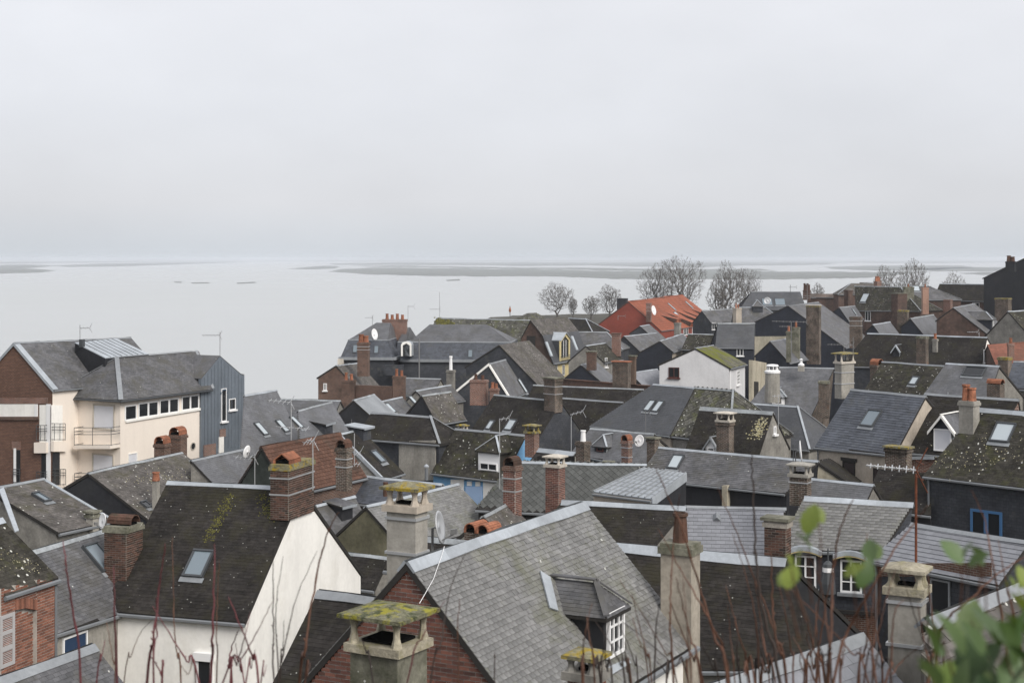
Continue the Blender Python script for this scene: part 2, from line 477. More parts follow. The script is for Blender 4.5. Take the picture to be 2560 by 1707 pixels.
def quads_object(name, V, quads, mat, parent, kind=None):
    """V (n,k,3) world verts of n equal pieces, quads = faces of one piece"""
    n, k, _ = V.shape
    org = np.array(origin_of(parent))
    me = bpy.data.meshes.new(name)
    me.vertices.add(n * k)
    me.vertices.foreach_set('co', (V - org).astype(np.float32).ravel())
    q = np.array(quads, dtype=np.int32)
    idx = (np.arange(n, dtype=np.int32)[:, None, None] * k + q[None]).ravel()
    nf = n * len(q)
    me.loops.add(nf * 4); me.polygons.add(nf)
    me.loops.foreach_set('vertex_index', idx)
    me.polygons.foreach_set('loop_start', np.arange(nf, dtype=np.int32) * 4)
    me.polygons.foreach_set('loop_total', np.full(nf, 4, dtype=np.int32))
    me.polygons.foreach_set('use_smooth', np.zeros(nf, dtype=bool))
    me.update(calc_edges=True)
    me.materials.append(MAT[mat])
    o = bpy.data.objects.new(name, me)
    COL.objects.link(o)
    if parent is not None: o.parent = parent
    if kind: o['kind'] = kind
    return o

def rows_of(poly, u, v, w, h, stagger, wj=0.0):
    o = poly[0]
    p2 = [((p - o).dot(u), (p - o).dot(v)) for p in poly]
    y0 = min(p[1] for p in p2); y1 = max(p[1] for p in p2)
    nr = max(1, int(round((y1 - y0) / h))); h = (y1 - y0) / nr
    X0 = []; X1 = []; Y = []; FULL = []
    for r in range(nr):
        y = y0 + r * h; ym = y + h * .5
        xs = []
        for i in range(len(p2)):
            a, b = p2[i], p2[(i + 1) % len(p2)]
            if (a[1] - ym) * (b[1] - ym) < 0:
                xs.append(a[0] + (b[0] - a[0]) * (ym - a[1]) / (b[1] - a[1]))
        xs.sort()
        for xa, xb in zip(xs[::2], xs[1::2]):
            ph = (r % 2) * stagger * w
            s = math.floor((xa - ph) / w) * w + ph
            while s < xb:
                a, b = max(s, xa), min(s + w, xb)
                if b - a > .025:
                    X0.append(a); X1.append(b); Y.append(y); FULL.append(b - a > w * .999)
                s += w
    return o, np.array(X0), np.array(X1), np.array(Y), np.array(FULL, dtype=bool), h

SQ = [(0, 1, 2, 3), (4, 5, 1, 0), (4, 0, 3, 6), (1, 5, 7, 2)]
BQ = [(0, 1, 2, 3), (4, 5, 1, 0), (5, 6, 2, 1), (6, 7, 3, 2), (7, 4, 0, 3)]
SHARED = {}
def in_view(p):
    if p.y < 1: return False
    x, y = px(p)
    return 0 < x < 2560 and 640 < y < 1707

def single_pieces(name, cen, sel, basis, meshkey, verts, quads, mat, parent, tilt, limit=300):
    """the nearest pieces in view as objects sharing one mesh; returns the mask of pieces made"""
    made = np.zeros(len(cen), dtype=bool)
    cand = [i for i in np.nonzero(sel)[0] if in_view(Vector(cen[i]))]
    cand.sort(key=lambda i: (Vector(cen[i]) - C0).length)
    cand = cand[:limit]
    if not cand: return made
    if meshkey not in SHARED:
        me = bpy.data.meshes.new(name)
        me.from_pydata([tuple(q) for q in verts], [], [list(q) for q in quads])
        me.polygons.foreach_set('use_smooth', np.zeros(len(me.polygons), dtype=bool))
        me.materials.append(MAT[mat]); me.update()
        SHARED[meshkey] = me
    org = origin_of(parent)
    u, v, n = basis
    for i in cand:
        made[i] = True
        o = bpy.data.objects.new(name, SHARED[meshkey])
        COL.objects.link(o)
        o.parent = parent
        a = RND.gauss(0, tilt)
        uu = (u * math.cos(a) + v * math.sin(a)).normalized(); vv = n.cross(uu)
        m = Matrix((uu, vv, n)).transposed().to_4x4()
        m.translation = Vector(cen[i]) - org
        o.matrix_basis = m
    return made

def slates(poly, u, v, n, w, h, lift, mat, parent, name='slate_courses', pieces=False, piece='slate', rag=.1, stag=.5, tilt=.012, diamond=False, gapw=.006):
    o, X0, X1, Y, FULL, h = rows_of(poly, u, v, w, h, stag)
    N = len(X0)
    if N == 0: return
    O = np.array(o); U = np.array(u); V_ = np.array(v); NN = np.array(n)
    gap = gapw
    X0 = X0 + gap * .5; X1 = X1 - gap * .5
    l1 = lift * (1 + rag * 3 * (NPR.rand(N) - .3)); l1b = l1 + lift * rag * 2 * NPR.randn(N)
    l0 = lift * .22
    yb = Y - h * .06 + rag * h * .35 * NPR.randn(N).clip(-1, 1); yt = Y + h * 1.0
    yb2 = yb + h * rag * .5 * NPR.randn(N).clip(-1, 1)
    def pt(x, y, l):
        return O + x[:, None] * U + y[:, None] * V_ + l[:, None] * NN if not np.isscalar(l) else O + x[:, None] * U + y[:, None] * V_ + l * NN
    V = np.stack([pt(X0, yb, l1), pt(X1, yb2, l1b), pt(X1, yt, l0), pt(X0, yt, l0),
                  pt(X0, yb, .0), pt(X1, yb2, .0), pt(X0, yt, .0), pt(X1, yt, .0)], axis=1)
    if diamond:
        xc = (X0 + X1) * .5; ym = Y + h * .9
        V = np.stack([pt(xc, yb - h * .1, l1), pt(X1, ym, l1 * .6), pt(xc, Y + h * 1.9, l0 + 0 * l1), pt(X0, ym, l1 * .6),
                      pt(xc, yb - h * .1, 0.0), pt(X1, ym, .0), pt(xc, Y + h * 1.9, .0), pt(X0, ym, .0)], axis=1)
    made = np.zeros(N, dtype=bool)
    if pieces:
        cen = pt((X0 + X1) * .5, Y + h * .5, 0.0)
        ww = w * .5 - gap * .5; hh = h * .5; e = lift
        vts = [(-ww, -hh * 1.08, e), (ww, -hh * 1.08, e), (ww, hh, e * .22), (-ww, hh, e * .22), (-ww, -hh * 1.08, 0), (ww, -hh * 1.08, 0), (ww, hh, 0), (-ww, hh, 0)]
        if diamond:
            vts = [(0, -h * .6, e), (ww, h * .4, e * .6), (0, h * 1.4, e * .22), (-ww, h * .4, e * .6), (0, -h * .6, 0), (ww, h * .4, 0), (0, h * 1.4, 0), (-ww, h * .4, 0)]
        made = single_pieces(piece, cen, FULL, (u, v, n), (piece, round(w, 4), round(h, 4), mat), vts, BQ, mat, parent, tilt)
    if (~made).any():
        quads_object(name, V[~made], BQ if diamond else SQ, mat, parent, kind='stuff')

def bricks(poly, u, n, mat, parent, pieces=True, limit=300, bw=.225, bh=.075, joint=.017, proud=.012, name='brick_courses'):
    v = n.cross(u)
    if v.z < 0: u = -u; v = n.cross(u)
    o, X0, X1, Y, FULL, h = rows_of(poly, u, v, bw, bh, .5)
    N = len(X0)
    if N == 0: return
    O = np.array(o); U = np.array(u); V_ = np.array(v); NN = np.array(n)
    X0 = X0 + joint * .5; X1 = X1 - joint * .5
    y0 = Y + joint * .5; y1 = Y + h - joint * .5
    l = proud * (1 + .5 * (NPR.rand(N) - .5))
    def pt(x, y, q):
        return O + x[:, None] * U + y[:, None] * V_ + np.asarray(q).reshape(-1, 1) * NN
    z = np.zeros(N)
    V = np.stack([pt(X0, y0, l), pt(X1, y0, l), pt(X1, y1, l), pt(X0, y1, l), pt(X0, y0, z), pt(X1, y0, z), pt(X1, y1, z), pt(X0, y1, z)], axis=1)
    made = np.zeros(N, dtype=bool)
    if pieces and limit > 0:
        cen = pt((X0 + X1) * .5, (y0 + y1) * .5, z)
        a = (bw - joint) * .5; b = (h - joint) * .5
        vts = [(-a, -b, proud), (a, -b, proud), (a, b, proud), (-a, b, proud), (-a, -b, 0), (a, -b, 0), (a, b, 0), (-a, b, 0)]
        made = single_pieces('brick', cen, FULL, (u, v, n), ('brick', round(bw, 4), round(h, 4), mat), vts, BQ, mat, parent, .008, limit)
    if (~made).any():
        quads_object(name, V[~made], BQ, mat, parent, kind='stuff')
    return int(made.sum())

# ------------------------------------------------------------------ houses
class HS: pass
HOUSES = {}
REPORT = []

def house(key, name, label, A, B, d, E=None, EA=None, EB=None, pitch=45, solve=None, Eb=None, dB=None, hipA=0.0, hipB=0.0,
          roof='slate_mid', wall='beige_render', gable=None, gableB=None, ridge='auto', over=.16, sw=None, sh=None, lift=None, side=None,
          verge=None, gutter=True, pieces=False, piece='slate', cat='house', rw=None, vw=.14, rag=.05, backdrop=1.0, base=None, group=None, stag=.5, verge_ends='AB', mono=False, diamond=False):
    h = HS(); HOUSES[key] = h
    a = P(A[0], A[1], d)
    if dB: b = P(B[0], B[1], dB)
    else: b = P(B[0], B[1], (CZ - a.z) * F / (B[1] - HY))
    u = (b - a).normalized()
    uh = Vector((u.x, u.y, 0)).normalized()
    n = Vector((uh.y, -uh.x, 0))
    mid = (a + b) * .5
    if (C0 - mid).dot(n) < 0: n = -n
    if side == 'R' and n.x < 0: n = -n
    if side == 'L' and n.x > 0: n = -n
    if solve:
        p0 = a if solve == 'A' else b
        q = hit(E[0], E[1], p0, uh)
        if (q - p0).dot(n) < 0: n = -n
        w = (q - p0).dot(n); drop = p0.z - q.z
        pitch = math.degrees(math.atan2(drop, w))
    p = math.radians(pitch)
    s = n * math.cos(p) - Z * math.sin(p)
    N = u.cross(s).normalized()
    if N.z < 0: N = -N
    if E is not None:
        q = hit(E[0], E[1], a, N)
        Ls = (q - a).dot(s)
        ea = a + s * Ls; eb = b + s * Ls
    if EA is not None:
        ea = hit(EA[0], EA[1], a, N)
        if EB is None and E is None: eb = b + s * (ea - a).dot(s)
    if EB is not None:
        eb = hit(EB[0], EB[1], a, N)
        if EA is None and E is None: ea = a + s * (eb - b).dot(s)
    # far side of the ridge
    wa, da = (ea - a).dot(n), a.z - ea.z
    wb, db = (eb - b).dot(n), b.z - eb.z
    if Eb is not None:
        p0 = a if solve == 'A' else b
        q = hit(Eb[0], Eb[1], p0, uh)
        bw, bd = -(q - p0).dot(n), p0.z - q.z
        fa = a - n * bw - Z * bd + uh * 0; fb = b - n * bw - Z * bd
    else:
        ga = (ea - a); gb = (eb - b)
        k = backdrop
        fa = a + (ga - n * (2 * ga.dot(n))) * k; fb = b + (gb - n * (2 * gb.dot(n))) * k
    if mono: fa = a - n * .06 - Z * .05; fb = b - n * .06 - Z * .05
    if hipA: ea = ea - uh * hipA; fa = fa - uh * hipA
    if hipB: eb = eb + uh * hipB; fb = fb + uh * hipB
    corners = [ea, eb, fb, fa]
    if base is None:
        base = min(ground(c.x, c.y) for c in corners) - .4
    cen = (ea + eb + fa + fb) * .25
    T = thing(name, label, cat, (cen.x, cen.y, base), group)
    h.T = T; h.a, h.b, h.ea, h.eb, h.fa, h.fb = a, b, ea, eb, fa, fb
    h.n, h.u, h.uh, h.s, h.N, h.d, h.pitch, h.base = n, u, uh, s, N, d, p, base
    dist = mid.y
    if sw is None: sw = .22 if dist < 50 else (.25 if dist < 100 else (.3 if dist < 180 else .5))
    if sh is None: sh = .11 if dist < 50 else (.13 if dist < 100 else (.16 if dist < 180 else .28))
    if lift is None: lift = .011 if dist < 50 else .009
    gapw = .006 if dist < 50 or pieces else .0015
    if roof in ('slate_dark', 'slate_moss') and not pieces: gapw = .0015; lift = min(lift, .008); rag = .04
    REPORT.append((key, round(dist), 'len %.1f' % (b - a).length, 'half %.1f/%.1f' % (wa, wb), 'pitch %.0f' % pitch, 'ridge z %.1f eave %.1f' % (a.z, ea.z), 'yaw %.0f' % math.degrees(math.atan2(uh.y, uh.x))))
    # roof deck
    oa = ea + (ea - a).normalized() * over; ob = eb + (eb - b).normalized() * over
    ov2 = .01 if mono else over
    pa = fa + (fa - a).normalized() * ov2; pb = fb + (fb - b).normalized() * ov2
    vo = uh * .05
    hr = T
    deck = MB()
    front = [oa - vo, ob + vo, b + vo * (0 if hipB else 1), a - vo * (0 if hipA else 1)]
    back = [pb + vo, pa - vo, a - vo * (0 if hipA else 1), b + vo * (0 if hipB else 1)]
    dn = Z * -.14
    deck.prism(front, dn); deck.prism(back, dn)
    if hipA: deck.prism([pa - vo, oa - vo, a], dn)
    if hipB: deck.prism([ob + vo, pb + vo, b], dn)
    R_ = deck.build('roof', 'timber_dark', T)
    h.R = R_
    lf = N * .004
    def cover(poly, pcs):
        nn = (poly[1] - poly[0]).cross(poly[2] - poly[0])
        if nn.z < 0: nn = -nn
        nn.normalize()
        uu = Vector((-nn.y, nn.x, 0)).normalized()
        vv = nn.cross(uu)
        if vv.z < 0: uu = -uu; vv = nn.cross(uu)
        off = nn * .004
        slates([q + off for q in poly], uu, vv, nn, sw, sh, lift, roof, R_, pieces=pcs, piece=piece, rag=rag, stag=stag, diamond=diamond, gapw=gapw)
    h.cover = cover
    cover(front, pieces)
    cover(back, False)
    if hipA: cover([pa - vo, oa - vo, a], False)
    if hipB: cover([ob + vo, pb + vo, b], False)
    if rw is None: rw = .17 if dist < 60 else (.14 if dist < 100 else .13)
    if ridge == 'auto': ridge = RND.choice(('zinc', 'zinc', 'zinc_worn', 'zinc_worn', 'zinc_dull'))
    # ridge capping
    if ridge:
        c = MB()
        t_ = lift + .012
        for sl, nn in ((s, N), ((fa - a - uh * (fa - a).dot(uh)).normalized(), None)):
            if nn is None:
                nn = u.cross(sl).normalized()
                if nn.z < 0: nn = -nn
            e = vo * 1.2
            q0, q1 = a - e + nn * t_, b + e + nn * t_
            kk = max(2, int((b - a).length / 1.1)); ww = [rw * RND.uniform(.86, 1.1) for _ in range(kk + 1)]; hh = [RND.gauss(0, .012) for _ in range(kk + 1)]
            for i in range(kk):
                g0, g1 = q0.lerp(q1, i / kk) + nn * hh[i], q0.lerp(q1, (i + 1) / kk) + nn * hh[i + 1]
                c.face(g0 + nn * .03, g1 + nn * .03, g1 + sl * ww[i + 1] + nn * .012, g0 + sl * ww[i] + nn * .012)
                c.face(g0 + sl * ww[i] + nn * .012, g1 + sl * ww[i + 1] + nn * .012, g1 + sl * ww[i + 1] - nn * .02, g0 + sl * ww[i] - nn * .02)
            for g, w_ in ((q0 + nn * hh[0], ww[0]), (q1 + nn * hh[kk], ww[kk])):
                c.face(g + nn * .03, g + sl * w_ + nn * .012, g + sl * w_ - nn * .03, g - nn * .03)
        for hp, top, e1, e2 in ((hipA, a, oa - vo, pa - vo), (hipB, b, ob + vo, pb + vo)):
            if hp:
                for e in (e1, e2):
                    dv = (e - top); si = dv.cross(Z).normalized() * rw * .55
                    up = Z * (t_ + .02)
                    c.prism([top - si + up, top + si + up, e + si + up, e - si + up], Z * .04)
        c.build('ridge_cap', ridge, T)
    # verge strips
    if verge:
        for tag_, top, e1, e2, sg, hp in (('A', a, oa, pa, -1, hipA), ('B', b, ob, pb, 1, hipB)):
            if hp or tag_ not in verge_ends: continue
            c = MB()
            up = Z * (lift + .03)
            for e in (e1, e2):
                o1 = uh * sg * .08; o2 = uh * sg * (.08 - vw)
                c.prism([top + o1 + up, e + o1 + up, e + o2 + up, top + o2 + up], Z * -.03)
                c.prism([top + o1 + up, e + o1 + up, e + o1 - Z * .2, top + o1 - Z * .2], uh * sg * .03)
            c.build('verge_board', verge, T)
    # gutter
    if gutter:
        c = MB()
        g0 = oa - vo + n * .05 - Z * .1; g1 = ob + vo + n * .05 - Z * .1
        c.tube([g0, g1], .065, 6)
        c.build('gutter', 'gutter', T)
    # walls
    ins = over + .02
    def inset(e, f):
        k = (f - e); k = Vector((k.x, k.y, 0)); L_ = k.length
        return e + k.normalized() * 0.02
    tn = math.tan(p)
    wfa, wfb = ea - n * .02, eb - n * .02
    wba, wbb = fa + n * .02, fb + n * .02
    dz = Z * -.16
    def down(q): return Vector((q.x, q.y, base))
    W = MB()
    W.face(down(wfa), down(wfb), wfb + dz, wfa + dz)
    MB().face(down(wbb), down(wba), wba + dz, wbb + dz).build('rear_wall', wall, T)
    if hipA: W.face(down(wba), down(wfa), wfa + dz, wba + dz)
    if hipB: W.face(down(wfb), down(wbb), wbb + dz, wfb + dz)
    h.W = W.build('wall', wall, T)
    if not hipA: h.GA = MB().face(down(wba), down(wfa), wfa + dz, a + dz, wba + dz).build('gable_wall', gable or wall, T)
    if not hipB: h.GB = MB().face(down(wfb), down(wbb), wbb + dz, b + dz, wfb + dz).build('gable_wall', gableB or gable or wall, T)
    h.planes = {'front': (wfa, (wfb - wfa).cross(Z).normalized()), 'A': (a, -uh), 'B': (b, uh), 'roof': (a, N)}
    fn = h.planes['front'][1]
    if fn.dot(n) < 0: fn = -fn
    h.planes['front'] = (wfa, fn)
    # the end walls of a skewed plan
    for k_, e_, f_ in (('A', wfa, wba), ('B', wfb, wbb)):
        gn = (f_ - e_).cross(Z); gn.z = 0; gn.normalize()
        if gn.dot(uh) * (-1 if k_ == 'A' else 1) < 0: gn = -gn
        h.planes[k_] = (e_, gn)
    return h

def face_axes(n):
    u = Vector((-n.y, n.x, 0)).normalized()
    if u.x < 0: u = -u
    return u

def skylight(hk, x, y, w=.78, hgt=1.0, glass='pane', frame='metal_dark', apron=True, open_=False):
    h = HOUSES[hk]
    N = h.N
    q = hit(x, y, h.a, N)
    u = h.u; v = -h.s
    q = q + N * .05
    f = MB()
    t = .075
    f.box(q + v * (hgt / 2 - t / 2) + N * .03, u, v, N, w / 2, t / 2, .07)
    f.box(q - v * (hgt / 2 - t / 2) + N * .02, u, v, N, w / 2, t / 2, .055)
    for s in (-1, 1):
        f.box(q + u * s * (w / 2 - t / 2) + N * .02, u, v, N, t / 2, hgt / 2 - t, .055)
    o = f.build('skylight', frame, h.T)
    MB().box(q + N * .035, u, v, N, w / 2 - t, hgt / 2 - t, .012).build('pane', glass, o)
    if apron:
        MB().box(q - v * (hgt / 2 + .1) - N * .015, u, v, N, w / 2 + .06, .1, .01).build('flashing', 'zinc_dull', o)
    return o

def window(hk, face, x, y, w, hgt, frame='white_gloss', glass='pane_dark', nx=2, ny=1, sill='white_gloss', recess=.1, fr=.06, bar=.04, lintel=None, arch=0, off=0.0, depth=.0):
    """frame standing in a shallow reveal; x, y = centre in the picture"""
    if isinstance(hk, tuple): T, p0, n = hk
    else:
        h = HOUSES[hk]; T = h.T; p0, n = h.planes[face]
    n = Vector(n)
    p0 = p0 + n * off
    q = hit(x, y, p0, n)
    u = face_axes(n)
    f = MB()
    pr = .05
    for s in (-1, 1):
        f.box(q + u * s * (w / 2 - fr / 2) + n * pr / 2, u, Z, n, fr / 2, hgt / 2, pr / 2 + .01)
        f.box(q + Z * s * (hgt / 2 - fr / 2) + n * pr / 2, u, Z, n, w / 2 - fr, fr / 2, pr / 2 + .008)
    for i in range(1, nx):
        f.box(q + u * (-w / 2 + w * i / nx) + n * pr / 2, u, Z, n, bar / 2 * (1.7 if i * 2 == nx else 1), hgt / 2 - fr, pr / 2)
    for j in range(1, ny):
        f.box(q + Z * (-hgt / 2 + hgt * j / ny) + n * pr / 2, u, Z, n, w / 2 - fr, bar / 2, pr / 2 - .004)
    o = f.build('window', frame, T)
    MB().box(q + n * .012, u, Z, n, w / 2 - fr * .9, hgt / 2 - fr * .9, .01).build('pane', glass, o)
    if sill:
        MB().box(q - Z * (hgt / 2 + .06) + n * .08, u, Z, n, w / 2 + .1, .055, .1).build('sill', sill, o)
    if lintel:
        MB().box(q + Z * (hgt / 2 + .1) + n * .03, u, Z, n, w / 2 + .12, .09, .04).build('lintel', lintel, o)
    return o

def dormer(hk, x, y, w, hf, style='gable', rh=.5, front='white_gloss', cheek='slate_wall', roof='slate_mid', trim='zinc', glass='pane_dark', over=.14, win=None, nx=2, ny=2, frame='white_gloss', q=None, runin=.0):
    """x, y = foot of the dormer's front on the roof slope"""
    h = HOUSES[hk]
    n, u, tp = h.n, h.uh, math.tan(h.pitch)
    if q is None: q = hit(x, y, h.a, h.N)
    D = thing_part('dormer', h.T)
    bl, br = q - u * w / 2, q + u * w / 2
    low = Z * -.25
    tl, tr = bl + Z * hf, br + Z * hf
    bkl = tl - n * (hf / tp + .05); bkr = tr - n * (hf / tp + .05)
    m = MB()
    m.face(bl + low, tl, bkl, bl - n * .3 + low); m.face(br + low, br - n * .3 + low, bkr, tr)
    o = m.build('dormer', cheek, h.T)
    m = MB(); m.face(bl + low, br + low, tr, tl)
    if style == 'gable': m.face(tl, tr, (tl + tr) * .5 + Z * rh)
    m.build('front', front, o)
    rt = (tl + tr) * .5 + Z * rh
    du = u * (over + 0)
    fo = n * over
    slope = rh / (w / 2)
    ed = -Z * (over * slope)
    if style in ('gable', 'hip'):
        back = (hf + rh) / tp + .1
        hipin = (w * .5) if style == 'hip' else 0
        r0 = rt + fo - n * hipin; r1 = rt - n * back
        l0 = tl - du + fo + ed; l1 = tl - du - n * ((hf - over * slope) / tp + .1) + ed
        g0 = tr + du + fo + ed; g1 = tr + du - n * ((hf - over * slope) / tp + .1) + ed
        dk = MB(); dn = Z * -.07
        dk.prism([l0, r0, r1, l1], dn); dk.prism([r0, g0, g1, r1], dn)
        if style == 'hip': dk.prism([l0, g0, r0], dn)
        ro = dk.build('dormer_roof', 'timber_dark', h.T)
        for poly in ([l0, r0, r1, l1], [g0, g1, r1, r0]) + (([l0, g0, r0],) if style == 'hip' else ()):
            nn = (poly[1] - poly[0]).cross(poly[2] - poly[0])
            if nn.z < 0: nn = -nn
            nn.normalize(); uu = Vector((-nn.y, nn.x, 0)).normalized(); vv = nn.cross(uu)
            if vv.z < 0: uu = -uu; vv = nn.cross(uu)
            dist = h.d
            slates([k + nn * .004 for k in poly], uu, vv, nn, .14 if dist < 60 else .3, .09 if dist < 60 else .15, .008, roof, ro, gapw=.003)
        c = MB(); up = Z * .05
        si = u * .08
        c.prism([r0 - si + up, r0 + si + up, r1 + si + up, r1 - si + up], Z * .03)
        if style == 'hip':
            for e in (l0, g0):
                dv = (r0 - e).cross(Z).normalized() * .06
                c.prism([r0 - dv + up, r0 + dv + up, e + dv + up, e - dv + up], Z * .03)
        else:
            for e in (l0, g0):
                c.prism([r0 + up, e + up, e + up - Z * .16, r0 + up - Z * .16], n * .04)
                c.prism([r0 + up, e + up, e + up - n * .16, r0 + up - n * .16], Z * .025)
        c.build('trim', trim, ro)
    else:   # shed: one plane rising back to the slope
        back = (hf + rh) / tp + .1
        l0 = tl - du + fo; g0 = tr + du + fo
        l1 = l0 - n * (back + over) + Z * rh; g1 = g0 - n * (back + over) + Z * rh
        ro = MB().prism([l0, g0, g1, l1], Z * -.07).build('dormer_roof', trim if roof is None else 'timber_dark', h.T)
        if roof:
            poly = [l0, g0, g1, l1]
            nn = (poly[1] - poly[0]).cross(poly[2] - poly[0])
            if nn.z < 0: nn = -nn
            nn.normalize(); uu = Vector((-nn.y, nn.x, 0)).normalized(); vv = nn.cross(uu)
            if vv.z < 0: uu = -uu; vv = nn.cross(uu)
            slates([k + nn * .004 for k in poly], uu, vv, nn, .3, .15, .008, roof, ro, gapw=.002)
        MB().prism([l0, g0, g0 - Z * .12, l0 - Z * .12], n * .03).build('trim', trim, ro)
    if win:
        c = q + Z * (hf / 2 + win[2] if len(win) > 2 else hf / 2)
        wpart(h.T, c + n * .01, n, win[0], win[1], frame, glass, nx, ny)
    return o

def thing_part(name, parent): return None

def wpart(T, q, n, w, hgt, frame='white_gloss', glass='pane_dark', nx=2, ny=1, fr=.06, bar=.035, sill=None):
    u = face_axes(n); f = MB(); pr = .05
    for s in (-1, 1):
        f.box(q + u * s * (w / 2 - fr / 2) + n * pr / 2, u, Z, n, fr / 2, hgt / 2, pr / 2 + .01)
        f.box(q + Z * s * (hgt / 2 - fr / 2) + n * pr / 2, u, Z, n, w / 2 - fr, fr / 2, pr / 2 + .008)
    for i in range(1, nx):
        f.box(q + u * (-w / 2 + w * i / nx) + n * pr / 2, u, Z, n, bar / 2 * (1.7 if i * 2 == nx else 1), hgt / 2 - fr, pr / 2)
    for j in range(1, ny):
        f.box(q + Z * (-hgt / 2 + hgt * j / ny) + n * pr / 2, u, Z, n, w / 2 - fr, bar / 2, pr / 2 - .004)
    o = f.build('window', frame, T)
    MB().box(q + n * .012, u, Z, n, w / 2 - fr * .9, hgt / 2 - fr * .9, .01).build('pane', glass, o)
    if sill: MB().box(q - Z * (hgt / 2 + .06) + n * .08, u, Z, n, w / 2 + .1, .055, .1).build('sill', sill, o)
    return o

